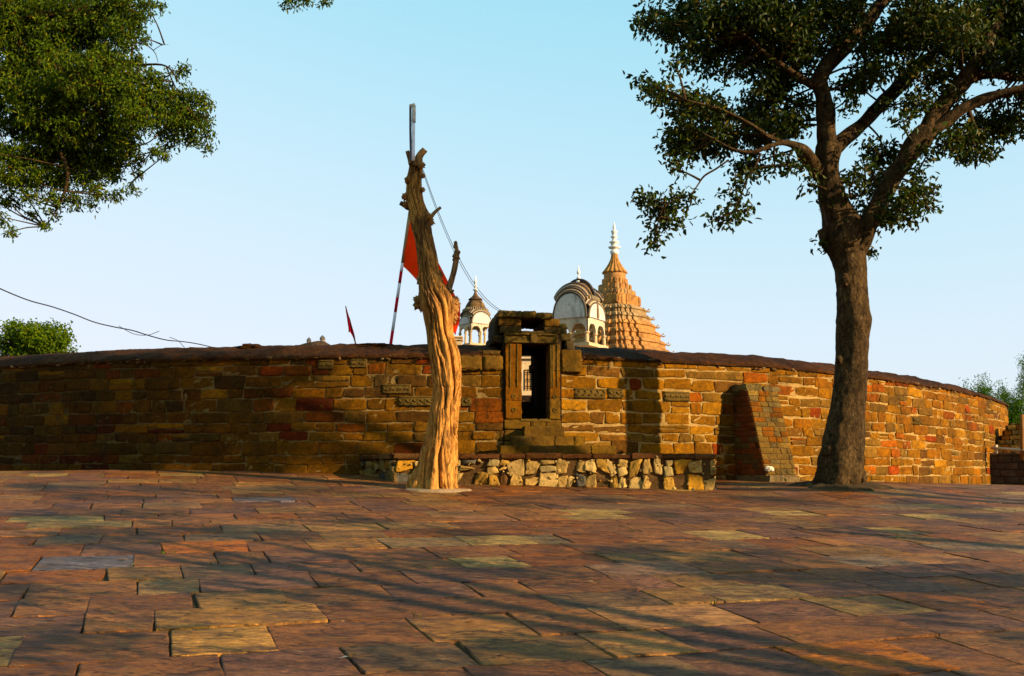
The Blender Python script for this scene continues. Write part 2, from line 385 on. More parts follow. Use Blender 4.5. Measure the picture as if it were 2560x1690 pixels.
# ------------------------------------------------------------------ ground, paving
def grid_mesh(name, xs, ys, zf, material, parent=None):
    m = M(); X, Y = np.meshgrid(xs, ys, indexing='ij')
    V = np.array([[x, y, zf(x, y)] for x, y in zip(X.ravel(), Y.ravel())])
    ny = len(ys)
    f = [(i*ny+j, (i+1)*ny+j, (i+1)*ny+j+1, i*ny+j+1) for i in range(len(xs)-1) for j in range(ny-1)]
    m.add(V, f); return m.build(name, material, parent, smooth=True)
def zfar(x, y):
    r = math.hypot(x, y-10)
    z = G(max(-30, min(30, x)), max(-3, min(32, y)))-0.05
    if r > 40: z -= (r-40)*0.02 if r < 300 else 5.2
    return z
xs = sorted(set(list(np.arange(-40, 41, 1.0))+[-900, -500, -300, -200, -120, -80, -60, 60, 80, 120, 200, 300, 500, 900]))
ys = sorted(set(list(np.arange(-14, 62, 1.0))+[-900, -400, -150, -60, -30, 80, 120, 200, 400, 900, 1500]))
props(grid_mesh('ground', xs, ys, zfar, m_terrain), kind='structure')

PAVE_COLS = [((.190, .080, .032), 6), ((.225, .100, .038), 4), ((.155, .072, .040), 3), ((.215, .078, .026), 3), ((.25, .130, .045), 2), ((.18, .100, .045), 2), ((.33, .21, .075), 1.1)]
rows = []; b = -4.0
while b < 27:
    h = RS.uniform(.56, .76); rows.append((b, b+h)); b += h
slabs = []
for (b0, b1) in rows:
    a = -24+RS.uniform(0, 1)
    while a < 30:
        wd = RS.choice([.42, .58, .72, .84, .98], p=[.12, .2, .3, .27, .11])*RS.uniform(.92, 1.08)
        slabs.append([a, a+wd, b0, b1, None]); a += wd
cen = np.array([[(s[0]+s[1])/2*U2[0]+(s[2]+s[3])/2*U1[0], (s[0]+s[1])/2*U2[1]+(s[2]+s[3])/2*U1[1]] for s in slabs])
PALE = [((500, 1463), (0.244, 0.165, 0.064)), ((590, 1557), (0.366, 0.210, 0.064)), ((450, 1627), (0.390, 0.230, 0.072)), ((760, 1322), (0.232, 0.150, 0.060)), ((965, 1317), (0.244, 0.150, 0.051)),
        ((1050, 1360), (0.207, 0.150, 0.064)), ((870, 1366), (0.305, 0.170, 0.055)), ((1180, 1590), (0.305, 0.165, 0.055)), ((1420, 1355), (0.183, 0.145, 0.064)),
        ((1510, 1637), (0.378, 0.215, 0.076)), ((1830, 1552), (0.329, 0.190, 0.076)), ((2010, 1500), (0.268, 0.185, 0.064)), ((2200, 1525), (0.220, 0.150, 0.051)), ((2160, 1640), (0.329, 0.120, 0.015)),
        ((600, 1362), (0.403, 0.130, 0.013)), ((2480, 1367), (0.183, 0.140, 0.072)), ((2330, 1390), (0.293, 0.165, 0.068)), ((2250, 1270), (0.195, 0.145, 0.068)), ((2440, 1333), (0.293, 0.170, 0.055)),
        ((1180, 1295), (0.281, 0.150, 0.068)), ((1660, 1410), (0.207, 0.130, 0.068)), ((2150, 1412), (0.195, 0.140, 0.076))]
PALE = [(p_, (c_[0]*1.02, c_[1]*.90, c_[2]*.95)) for p_, c_ in PALE]+[((130, 1398), (.125, .105, .105)), ((640, 1252), (.11, .09, .09))]  # last two slabs: a wet sky reflection put into their grey
for (pp, c) in PALE:
    g = gpix(*pp); k = int(np.argmin(((cen-g[:2])**2).sum(1))); slabs[k][4] = c
m = M()
# the wall footprint keeps slabs out
def inside(x, y):
    q = CV; c = False; j = len(q)-1
    xi, yi = q[:, 0], q[:, 1]; xj, yj = np.roll(xi, 1), np.roll(yi, 1)
    hit = ((yi > y) != (yj > y)) & (x < (xj-xi)*(y-yi)/(yj-yi+1e-12)+xi)
    return bool(hit.sum() % 2)
for s, c0 in zip(slabs, cen):
    x, y = c0
    if y < 1.0 or abs(x) > 0.62*y+5: continue
    if inside(x, y+.15): continue
    near = y < 13
    dz = RS.normal(0, .0024); ta, tb = RS.normal(0, .0035, 2)
    g = 0.002+RS.uniform(0, .005)
    ga, gb = (s[0]+s[1])/2, (s[2]+s[3])/2
    def PP(u, v, d):
        X = u*U2[0]+v*U1[0]; Y = u*U2[1]+v*U1[1]
        Z = np.array([G(p, q) for p, q in zip(X.ravel(), Y.ravel())]).reshape(X.shape)
        return np.stack([X, Y, Z+d+dz+ta*(u-ga)+tb*(v-gb)], -1)
    col = s[4] if s[4] is not None else pick(PAVE_COLS, 1, .12)
    stone(m, PP, s[0]+g, s[1]-g, s[2]+g*.4, s[3]-g*.4, 0.0, col, back=.05, rnd=.01, rough=.0022 if near else .0014, skew=.010, edge=.012, nu=14 if near else 6, nv=10 if near else 5, cv=.07)
props(m.build('paving', m_pave, smooth=True), kind='structure')
props(grid_mesh('joint_bed', np.arange(-22, 28, .5), np.arange(-3, 30, .5), lambda x, y: G(x, y)-.018, m_soil), kind='structure')

# grass tufts in the joints
def blade_field(name, pts, h, material, cols, parent=None, nb=6):
    m = M()
    for p in pts:
        for _ in range(nb):
            a = RS.uniform(0, 6.28); l = h*RS.uniform(.5, 1.2); sp_ = RS.uniform(.2, .9)
            q = np.array(p)+np.array([RS.normal(0, .02), RS.normal(0, .02), 0]); dx = np.array([math.cos(a), math.sin(a), 0]); sd = np.array([-dx[1], dx[0], 0])*.006*(h/.05)
            m.add([q-sd, q+sd, q+dx*l*sp_*.5+[0, 0, l*.7]+sd*.6, q+dx*l*sp_+[0, 0, l]], [(0, 1, 2), (0, 2, 3)], pick(cols, 1, .2))
    return m.build(name, material, parent)
gp = []
GR = [((.10, .14, .02), 2), ((.16, .14, .03), 2), ((.06, .10, .015), 1)]
for _ in range(900):
    s = slabs[RS.randint(len(slabs))]
    if RS.rand() < .6: a, bb = s[0], RS.uniform(s[2], s[3])
    else: a, bb = RS.uniform(s[0], s[1]), s[2]
    x, y = a*U2[0]+bb*U1[0], a*U2[1]+bb*U1[1]
    if y < 4 or abs(x) > .6*y+1 or y > 18: continue
    if mnoise.noise(Vector((x*.6, y*.6, 3))) < .0: continue
    gp.append((x, y, G(x, y)-.01))
props(blade_field('grass', gp, .042, m_leaf2, GR, nb=5), 'tiny tufts of yellow green grass and moss in the paving joints', 'grass', kind='stuff')

m = M()
for _ in range(420):
    y = RS.uniform(5, 19)**1.0; x = RS.uniform(-.52, .52)*y
    if RS.rand() < .35: x = RS.normal(5.9, 1.6); y = RS.normal(17.4, 1.2)
    if inside(x, y+.3) or (-3.2 < x < 3.7 and y > 17.5): continue
    a = RS.uniform(0, 6.28); l = RS.uniform(.025, .06); w_ = l*.4; z = G(x, y)+.012
    d = np.array([math.cos(a), math.sin(a), RS.uniform(-.1, .3)])*l; sd = np.array([-math.sin(a), math.cos(a), 0])*w_
    p = np.array([x, y, z]); m.add([p, p+d*.5+sd+[0, 0, .006], p+d, p+d*.5-sd+[0, 0, .004]], [(0, 1, 2), (0, 2, 3)], pick([((.20, .11, .04), 3), ((.30, .20, .08), 2), ((.10, .06, .03), 3), ((.5, .45, .35), .3)], 1, .2))
props(m.build('leaf_litter', m_leaf2), 'scattered dry brown leaves and grit lying on the paving', 'leaf litter', kind='stuff')

# ------------------------------------------------------------------ enclosure wall
ZT = 3.93
sL, sR = s_px(-230), CL[13*40+30]
sg = s_px(1336)                                   # gate centre
gx, gy = [float(q) for q in wpt(sg)]; tx, ty, nx, ny = [float(q) for q in wtn(sg)]
PG = frame_from((gx, gy, 0), (tx, ty), (nx, ny))   # gate frame
GW = 0.555
wall = thing('enclosure_wall', 'long curved sandstone enclosure wall with rounded dark coping running behind the trees', 'wall', (gx, gy+.5, 1.4))
top_w = lambda s: ZT + 0.035*mnoise.noise(Vector((s*.5, 2.2, 0))) - 0.30*max(0, min(1, (s-(LTR:=CL[11*40]))/6))*0
def wall_core(name, s0, s1, n, mt):
    ss = np.linspace(s0, s1, n); m = M()
    x, y = wpt(ss); tx_, ty_, nx_, ny_ = wtn(ss)
    V = []
    for i in range(n):
        zt = ZT-.02
        for d, z in ((0, .9), (0, zt), (-1.9, zt+.0), (-1.9, .9)):
            V.append([x[i]+nx_[i]*(d-.02*(z-2)), y[i]+ny_[i]*(d-.02*(z-2)), z])
    f = []
    for i in range(n-1):
        for k in range(4):
            a, b_ = k, (k+1) % 4
            f.append((i*4+a, i*4+b_, (i+1)*4+b_, (i+1)*4+a))
    f.append((3, 2, 1, 0)); q = (n-1)*4; f.append((q, q+1, q+2, q+3))
    cc = np.repeat([min(1.0, max(.35, 1-.65*(sg-q)/9.0)) if q < sg else 1.25 for q in ss], 4)  # mortar darker leftward, brighter rightward: the wall's light and shade put into colour
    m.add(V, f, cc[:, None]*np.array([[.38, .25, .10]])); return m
mc = wall_core('c', 0, sg-GW, 260, None); m2 = wall_core('c', sg+GW, LT-.01, 300, None)
mc.add(np.concatenate(m2.v), m2.f, np.concatenate(m2.c))
mc.build('mortar_core', m_mortar, wall)
# coping: rounded, sloping up and back
def coping(s0, s1, n):
    ss = np.linspace(s0, s1, n); m = M(); prof = [(.025, -.055), (.03, -.02), (-.04, .03), (-.20, .11), (-.42, .20), (-.68, .285), (-1.0, .335), (-1.35, .32), (-1.7, .24), (-1.95, .05), (-1.95, -.1)]
    x, y = wpt(ss); _, _, nx_, ny_ = wtn(ss); V = []
    for i in range(n):
        for d, z in prof:
            nz = mnoise.noise(Vector((ss[i]*.8, d*2, 7)))*.05+mnoise.noise(Vector((ss[i]*4, d*6, 1)))*.030+mnoise.noise(Vector((ss[i]*11, d*13, 1)))*.016
            sag = .03*mnoise.noise(Vector((ss[i]*.35, 0, 4)))
            dd = d+nz*.4; zz = ZT+z+nz*(1 if z > 0 else .5)+sag
            V.append([x[i]+nx_[i]*dd, y[i]+ny_[i]*dd, zz])
    k = len(prof)
    f = [(i*k+j, (i+1)*k+j, (i+1)*k+j+1, i*k+j+1) for i in range(n-1) for j in range(k-1)]
    f.append(tuple(range(k))); f.append(tuple((n-1)*k+j for j in range(k-1, -1, -1)))
    m.add(V, f); return m
m = coping(0, sg-GW-.05, 700); q = coping(sg+GW+.3, LT-.01, 700); m.add(np.concatenate(q.v), q.f)
m.build('coping', m_coping, wall, smooth=True)
# loose pale stones peeping under the coping
m = M()
for _ in range(230):
    s = RS.uniform(s_px(-60), s_px(2470))
    if abs(s-sg) < GW+.25: continue
    w_ = RS.uniform(.04, .14); z = ZT-.07+RS.uniform(-.03, .04)
    stone(m, PW, s, s+w_, z, z+RS.uniform(.03, .06), .04+RS.uniform(0, .03), pick([((.30, .18, .08), 1), ((.32, .25, .15), .6), ((.12, .07, .03), 3)], 1, .2), rnd=.5, rough=.006, skew=.012, nu=4, nv=4)
m.build('rubble_fringe', m_stone, wall, smooth=True)
# courses of blocks
zs = [1.05]
while zs[-1] < ZT-.15: zs.append(zs[-1]+RS.uniform(.16, .27))
zs[-1] = ZT-.05
m = M()
ZB = dict(z0=3.25)
s_butt = s_px(1823)
for ci in range(len(zs)-1):
    z0, z1 = zs[ci], zs[ci+1]
    for (sa, sb) in ((sL, sg-GW-.01), (sg+GW+.01, sR)):
        s = sa
        while s < sb-.02:
            fr = (s-sL)/(sR-sL)
            wd = RS.uniform(.28, .8)
            if fr > .55: wd *= 1+1.3*(fr-.55)/.45
            e = min(sb, s+wd)
            if sb-e < .16: e = sb
            right = s > sg
            gap = RS.uniform(.005, .012) if not right else RS.uniform(.009, .02)
            wave = .030*mnoise.noise(Vector(((s+e)*.6, ci*5.1, 0)))
            wave2 = .030*mnoise.noise(Vector(((s+e)*.6, (ci+1)*5.1, 0)))
            a0 = z0+gap+wave; a1 = z1-gap*.8+wave2
            left_shade = 1.0 if right else 1.0-.62*min(1, max(0, (sg-s)/9.0))*(1 if RS.rand() < .85 else .35)  # stones darker leftward: shade and some algae put into the colour
            col = pick(STONE_COLS if fr < .6 or RS.rand() < .5 else STONE_COLS[:2]+STONE_COLS[4:6], left_shade if not right else 1.32, .14)  # right stones brightened, sunlight put into their colour
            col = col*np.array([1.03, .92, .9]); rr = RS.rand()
            rnd = .05 if rr < .7 else .16
            if rr > .92 and e-s > .35:      # course split in two thinner stones
                zm = (a0+a1)/2
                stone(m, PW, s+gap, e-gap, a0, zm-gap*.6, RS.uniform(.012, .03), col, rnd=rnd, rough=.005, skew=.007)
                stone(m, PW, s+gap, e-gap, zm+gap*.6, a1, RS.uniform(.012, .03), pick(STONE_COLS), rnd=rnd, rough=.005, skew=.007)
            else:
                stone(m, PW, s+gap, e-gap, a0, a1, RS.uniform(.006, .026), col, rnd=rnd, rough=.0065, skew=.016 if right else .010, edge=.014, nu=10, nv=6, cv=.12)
            s = e
m.build('masonry', m_stone, wall, smooth=True)
# carved re-used blocks with scroll relief
def arc_rib(m, P, cu, cv, r, a0, a1, th, d, col, n=9):
    pts = []
    for i in range(n):
        a = a0+(a1-a0)*i/(n-1)
        pts.append(P(np.array(cu+math.cos(a)*r), np.array(cv+math.sin(a)*r), np.array(d)))
    tube(m, pts, [th]*n, n=n*2, seg=6, col=col)
def carved(px, py, wpx, ci_h=.2, motif=0):
    s0 = s_px(px); Yw = float(wpt(s0)[1]); z = at(px, py, Yw)[2]; L_ = wpx/F*Yw
    m = M(); col = np.array((.17, .11, .035))
    stone(m, PW, s0, s0+L_, z-ci_h/2, z+ci_h/2, .045, col, rnd=.03, rough=.003)
    n = max(2, int(L_/.12))
    for i in range(n):
        cu = s0+L_*(i+.5)/n
        if motif == 0:
            arc_rib(m, PW, cu, z+.01, .045, -2.4, 1.3, .012, .056, col*1.15); arc_rib(m, PW, cu+.02, z-.02, .025, 0, 4.2, .009, .056, col*1.15)
        elif motif == 1:
            arc_rib(m, PW, cu, z+.04, .05, math.pi, 2*math.pi, .012, .056, col*1.15); arc_rib(m, PW, cu+.06, z-.05, .02, 0, 6.0, .009, .056, col*1.15)
        else:
            arc_rib(m, PW, cu, z-.03, .04, 0.3, 2.8, .012, .056, col*1.2); arc_rib(m, PW, cu, z+.03, .035, 3.4, 6.0, .011, .056, col*1.2)
    for e in (.075, -.075):
        arc = [PW(np.array(s0+.01+(L_-.02)*k/4), np.array(z+e*ci_h/.2), np.array(.05)) for k in range(5)]
        tube(m, arc, [.008]*5, n=8, seg=5, col=col)
    o = m.build('carved_block', m_stone, wall, smooth=True); return o
carved(955, 973, 72, .19, 2); carved(990, 1003, 88, .2, 1); carved(1150, 1005, 38, .18, 1); carved(1440, 983, 82, .2, 0)
carved(1524, 983, 40, .2, 1); carved(1660, 990, 74, .2, 2); carved(790, 912, 40, .19, 2); carved(880, 908, 42, .19, 2); carved(2270, 1052, 40, .2, 1)
m = M()
for (pxa, pya, w_) in ((1240, 790, 0),):
    pass

# ------------------------------------------------------------------ gateway
def gz(py, d=0.0):          # height of a picture row on the gate's plane, d in front of it
    return float(at(1336, py, gy-d*0.99)[2])
def gu(px, d=0.0): return ((px-CX)/F/cp*(gy-d)-gx)/1.0
gate = thing('stone_gateway', 'small carved stone gateway with dark doorway and open slot above the lintel', 'gateway', (gx, gy, 2.5))
SG_ = [((.19, .105, .028), 4), ((.21, .115, .028), 3), ((.155, .09, .028), 3), ((.22, .09, .02), 1.5)]
zS, zD, zL, zW0, zW1, zC = gz(1048), gz(860), gz(834), gz(827), gz(796), gz(779)
uL, uR = gu(1303), gu(1373)
# body behind the dressed face, two piers and the passage
m = M()
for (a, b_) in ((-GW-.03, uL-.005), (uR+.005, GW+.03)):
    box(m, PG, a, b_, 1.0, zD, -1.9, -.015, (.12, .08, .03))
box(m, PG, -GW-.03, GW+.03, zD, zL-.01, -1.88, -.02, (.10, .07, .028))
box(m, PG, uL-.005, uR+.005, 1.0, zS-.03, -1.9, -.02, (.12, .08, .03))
m.build('passage_walls', m_doorshade, gate)
m = M(); box(m, PG, -1.3, 1.1, 1.0, 3.16, -2.75, -1.95, (.05, .035, .02)); m.build('doorway_dark_block', m_doorshade, gate)  # added block that keeps the lower doorway dark
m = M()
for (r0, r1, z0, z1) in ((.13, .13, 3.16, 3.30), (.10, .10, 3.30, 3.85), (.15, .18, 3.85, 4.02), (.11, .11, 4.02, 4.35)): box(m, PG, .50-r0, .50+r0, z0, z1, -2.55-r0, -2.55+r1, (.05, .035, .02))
m.build('gallery_pillar', m_doorshade, gate)
# lower stones under the sill
m = M()
z = zS-.03
for (za, zb) in ((zS-.2, zS-.006), (zS-.42, zS-.21), (zS-.66, zS-.43), (zS-.9, zS-.67), (zS-1.15, zS-.91), (zS-1.4, zS-1.16)):
    s = -GW-.005
    while s < GW:
        e = min(GW+.005, s+RS.uniform(.3, .6)); e = GW+.005 if GW-e < .15 else e
        stone(m, PG, s+.006, e-.006, za+.004, zb-.004, .02, pick(SG_), rnd=.05); s = e
m.build('sill_courses', m_gate, gate, smooth=True)
# worn threshold
m = M(); rough_box(m, PG, uL-.03, uR+.03, zS-.06, zS+.005, -.4, .03, (.19, .12, .035), r=.006, n=5); m.build('threshold', m_gate, gate, auto=40)
# jambs with mouldings and rosettes
for sgn, a, b_ in ((-1, -GW+.02, uL), (1, uR, GW-.01)):
    m = M()
    cuts = [zS+.0, zS+.42, zS+.95, zD-.0] if sgn > 0 else [zS, zS+.36, zD]
    for k in range(len(cuts)-1):
        rough_box(m, PG, a, b_, cuts[k]+.002, cuts[k+1]-.002, -.35, .045, pick(SG_, 1.15, .05), r=.0035, n=5, bev=.01)
    j = m.build('jamb', m_gate, gate, auto=40)
    w_ = b_-a; m = M()
    for fr in ((.28, .72) if sgn < 0 else (.12, .30, .72)):
        uu = a+w_*fr
        rough_box(m, PG, uu-.012, uu+.012, zS+.62, zD-.01, .02, .066, (.20, .125, .035), r=.002, n=3, bev=.006)
    m.build('moulding', m_gate, j, auto=40)
    for zz in (zS+.18, zS+.44):
        m = M()
        uu = a+w_*.5
        for r_ in (.035,):
            arc_rib(m, PG, uu, zz, r_, 0, 2*math.pi, .011, .05, (.19, .12, .035), 13)
        lathe_c = PG(np.array(uu), np.array(zz), np.array(.05))
        m.add(*(lambda c: (np.array([c+[x, -.015*(x == 0 and z_ == 0), z_] for x, z_ in ((0, 0), (.015, 0), (0, .015), (-.015, 0), (0, -.015))]), [(0, 1, 2), (0, 2, 3), (0, 3, 4), (0, 4, 1)]))(lathe_c), (.2, .13, .04))
        m.build('rosette', m_gate, j, smooth=True)
# lintel with a projecting frame and a boss
m = M()
rough_box(m, PG, -GW+.0, GW-.05, zD+.002, zL, -.45, .06, (.17, .11, .03), r=.004, n=5, bev=.012)
l = m.build('lintel', m_gate, gate, auto=40)
m = M(); rough_box(m, PG, -GW+.03, GW-.09, zL-.045, zL-.015, .05, .10, (.19, .12, .035), r=.003, n=5, bev=.008)
rough_box(m, PG, -GW+.12, GW-.16, zD+.01, zD+.04, .05, .085, (.19, .12, .035), r=.003, n=5, bev=.008)
rough_box(m, PG, uL+.17, uL+.30, zD-.0, zL-.0, .05, .12, (.16, .10, .03), r=.006, n=5, bev=.012); m.build('moulding', m_gate, l, auto=40)
# superstructure: piles of blocks on both sides of the slot
m = M()
a = gu(1243)
rough_box(m, PG, a+.06, uL, zL+.003, zL+.14, -1.5, .02, (.13, .085, .03), r=.0045, n=4, bev=.018)
rough_box(m, PG, a+.02, uL-.01, zL+.143, zW1+.0, -1.45, .015, (.17, .09, .025), r=.0045, n=4, bev=.018)
rough_box(m, PG, a-.10, a+.12, zD+.02, zL-.02, -1.2, -.05, (.05, .035, .015), r=.007, n=4, bev=.025)
rough_box(m, PG, a-.04, a+.06, zL-.02, zW1-.03, -1.3, -.12, (.06, .04, .018), r=.007, n=4, bev=.025)
m.build('side_blocks', m_gate, gate, auto=50)
m = M()
b_ = gu(1362)
rough_box(m, PG, b_, b_+.33, zL+.003, zL+.14, -1.5, .0, (.14, .09, .03), r=.0045, n=4, bev=.018)
rough_box(m, PG, b_+.0, b_+.30, zL+.143, zW1-.0, -1.45, -.0, (.19, .10, .025), r=.0045, n=4, bev=.018)
rough_box(m, PG, b_+.29, b_+.46, zL+.02, zL+.22, -1.2, -.03, (.08, .06, .02), r=.007, n=4, bev=.025)
rough_box(m, PG, b_+.31, b_+.54, zD+.08, zL+.03, -1.2, .0, (.12, .085, .03), r=.007, n=4, bev=.025)
rough_box(m, PG, b_+.42, b_+.60, ZT+.0, zD+.08, -1.2, .02, (.10, .07, .03), r=.007, n=4, bev=.025)
m.build('side_blocks', m_gate, gate, auto=50)
m = M(); rough_box(m, PG, uL-.001, b_+.001, zL+.0, zW0+.0, -1.5, .0, (.14, .09, .03), r=.004, n=4)
m.build('slot_sill', m_gate, gate, auto=50)
m = M()
rough_box(m, PG, gu(1243)-.0, gu(1305), zW1+.003, zC, -1.5, .08, (.17, .11, .035), r=.006, n=4, bev=.02)
rough_box(m, PG, gu(1306), gu(1340), zW1+.006, zC+.005, -1.5, .07, (.19, .12, .035), r=.006, n=4, bev=.02)
rough_box(m, PG, gu(1341), gu(1382), zW1+.0, zC-.02, -1.5, .05, (.14, .095, .03), r=.006, n=4, bev=.02)
m.build('cap_slab', m_gate, gate, auto=50)
# stones just beside the gate on top of the wall
for args in ((-GW-.45, -GW-.06, ZT-.0, ZT+.10, -.9, -.02), (GW+.015, GW+.44, ZT-.34, ZT+.13, -.9, .035), (-GW-.42, -GW-.02, ZT-.30, ZT-.01, -.3, .035), (-GW-.90, -GW-.44, ZT-.31, ZT-.02, -.3, .03)):
    m = M(); rough_box(m, PG, *args, pick(SG_, 1.0, .06), r=.007, n=4, bev=.035); m.build('shoulder_stone', m_gate, gate, auto=50)

# ------------------------------------------------------------------ steps and rubble platform
FL = np.array([(995-CX)/F/cp*17.7, 17.7]); FR = np.array([(1774-CX)/F/cp*17.7, 17.7])
zP = float(at(1300, 1134, 17.7)[2])
steps = thing('stone_steps', 'three worn stone steps climbing to the gateway doorway', 'steps', (gx, gy-.6, zP))
def stp(u0, u1, z0, z1, d):
    m = M(); u = u0; k = 0
    while u < u1:
        e = min(u1, u+RS.uniform(.35, .7)); e = u1 if u1-e < .2 else e
        rough_box(m, PG, u+.003, e-.003, z0, z1+RS.normal(0, .004), .06, d+RS.normal(0, .006), pick(SG_, 1.0, .1), r=.006, n=4, bev=.015); u = e
    m.build('step', m_gate, steps, auto=45)
z1_ = float(at(1336, 1066, gy-.35)[2]); z2_ = float(at(1336, 1090, gy-.75)[2]); z3_ = float(at(1336, 1114, gy-1.1)[2])
stp(gu(1303), gu(1402), zP, z1_, .36); 
# lower steps butt against the one above by starting lower
m = M()
def stp2(px0, px1, z0, z1, d0, d1):
    m = M(); u0, u1 = gu(px0, d1), gu(px1, d1); u = u0
    while u < u1:
        e = min(u1, u+RS.uniform(.3, .7)); e = u1 if u1-e < .2 else e
        rough_box(m, PG, u+.003, e-.003, z0, z1+RS.normal(0, .004), d0, d1+RS.normal(0, .006), pick(SG_, 1.05, .1), r=.006, n=4, bev=.015); u = e
    m.build('step', m_gate, steps, auto=45)
stp2(1266, 1450, zP, z2_, .37, .74); stp2(1230, 1520, zP, z3_, .75, 1.1)

plat = thing('rubble_platform', 'low platform of pale rubble stones topped with flat red slabs below the gateway', 'platform', (0.7, 18.6, 1.4))
BL = np.array([-3.15, 19.9]); BR = np.array([4.1, 20.7])
m = M()
poly = [FL+[.03, .03], FR+[-.03, .03], BR, BL+[.03, 0]]
V = [[*p, 1.0] for p in poly]+[[*p, zP-.06] for p in poly]
m.add(V, [(3, 2, 1, 0), (4, 5, 6, 7), (0, 1, 5, 4), (1, 2, 6, 5), (2, 3, 7, 6), (3, 0, 4, 7)])
m.build('mortar_core', m_dark, plat)
RUB = [((.46, .29, .095), 5), ((.54, .36, .13), 4), ((.42, .24, .06), 2), ((.34, .25, .10), 1.5), ((.50, .25, .05), 1), ((.14, .12, .08), .6), ((.14, .07, .025), .5)]
def rubble_face(m, A, B_, kc=1.0):
    L_ = float(np.linalg.norm(B_-A)); t_ = (B_-A)/L_; n_ = np.array([t_[1], -t_[0]])
    P = frame_from((A[0], A[1], 0), t_, n_)
    base = lambda u: G(A[0]+t_[0]*u, A[1]+t_[1]*u)
    u = 0.0
    while u < L_-.03:
        wd = RS.uniform(.15, .31); e = min(L_, u+wd); e = L_ if L_-e < .1 else e
        zb = base((u+e)/2); H = zP-.10-zb
        sp_ = zb+H*RS.uniform(.36, .52)
        # lower stone, upper stone, sometimes a third
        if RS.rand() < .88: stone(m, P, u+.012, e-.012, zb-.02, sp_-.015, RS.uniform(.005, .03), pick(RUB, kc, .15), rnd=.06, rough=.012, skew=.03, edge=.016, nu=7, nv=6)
        if RS.rand() < .9:
            if RS.rand() < .25:
                zm = sp_+(zP-.1-sp_)*.55
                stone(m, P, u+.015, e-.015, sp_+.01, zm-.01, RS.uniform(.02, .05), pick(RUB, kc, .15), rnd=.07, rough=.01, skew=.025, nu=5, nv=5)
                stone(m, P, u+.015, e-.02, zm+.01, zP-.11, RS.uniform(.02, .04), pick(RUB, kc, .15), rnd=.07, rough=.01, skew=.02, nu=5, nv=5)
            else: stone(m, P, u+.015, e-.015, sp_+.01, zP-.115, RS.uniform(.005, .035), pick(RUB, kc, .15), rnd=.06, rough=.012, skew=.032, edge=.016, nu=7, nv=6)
        # little chips
        for _ in range(3):
            uu = RS.uniform(u, e); zz = RS.uniform(zb, zP-.12); r = RS.uniform(.012, .03)
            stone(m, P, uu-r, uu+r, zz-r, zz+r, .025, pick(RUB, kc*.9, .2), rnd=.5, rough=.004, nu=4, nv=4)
        u = e
for fa in ((FL, FR), (BL, FL, .5), (FR, BR)):  # left face stones darkened, that side's shade put into their colour
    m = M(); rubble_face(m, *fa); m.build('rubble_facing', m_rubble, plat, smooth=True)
TOPC = [((.16, .07, .03), 4), ((.20, .10, .04), 2), ((.12, .05, .02), 3), ((.42, .22, .08), .8)]
m = M()
P = frame_from((FL[0], FL[1], 0), (1, 0), (0, -1)); u = -.04; LF = float(FR[0]-FL[0])
while u < LF+.04:
    e = min(LF+.04, u+RS.uniform(.35, .75)); e = LF+.04 if LF+.04-e < .2 else e
    th = RS.uniform(.07, .10); rough_box(m, P, u+.004, e-.004, zP-.09, zP-.09+th, -.9, RS.uniform(.02, .07), pick(TOPC, 1, .15), r=.006, n=4, bev=.012); u = e
tS = (FL-BL)/np.linalg.norm(FL-BL); nS = np.array([tS[1], -tS[0]]); P = frame_from((BL[0], BL[1], 0), tS, nS); u = -.1; LS = float(np.linalg.norm(FL-BL))-.0
while u < LS-.06:
    e = min(LS-.05, u+RS.uniform(.35, .6)); rough_box(m, P, u+.004, e-.004, zP-.09, zP-.012+RS.normal(0, .01), -.8, RS.uniform(.02, .06), pick(TOPC, 1, .15), r=.008, n=4, bev=.012); u = e
tR = (BR-FR)/np.linalg.norm(BR-FR); P = frame_from((FR[0], FR[1], 0), tR, np.array([tR[1], -tR[0]])); u = .1
while u < 2.9:
    e = u+.6; rough_box(m, P, u+.004, e-.004, zP-.09, zP-.014+RS.normal(0, .006), -.7, .04, pick(TOPC, 1, .15), r=.008, n=4, bev=.012); u = e
# infill of the top
polyT = [FL+[.3, .6], FR+[-.3, .6], BR+[-.3, .3], BL+[.5, .2]]
m.add([[*p, zP-.035] for p in polyT]+[[*p, zP-.1] for p in polyT], [(0, 1, 2, 3), (4, 7, 6, 5), (0, 4, 5, 1), (1, 5, 6, 2), (2, 6, 7, 3), (3, 7, 4, 0)], (.13, .07, .03))
m.build('top_slabs', m_gate, plat, auto=45)

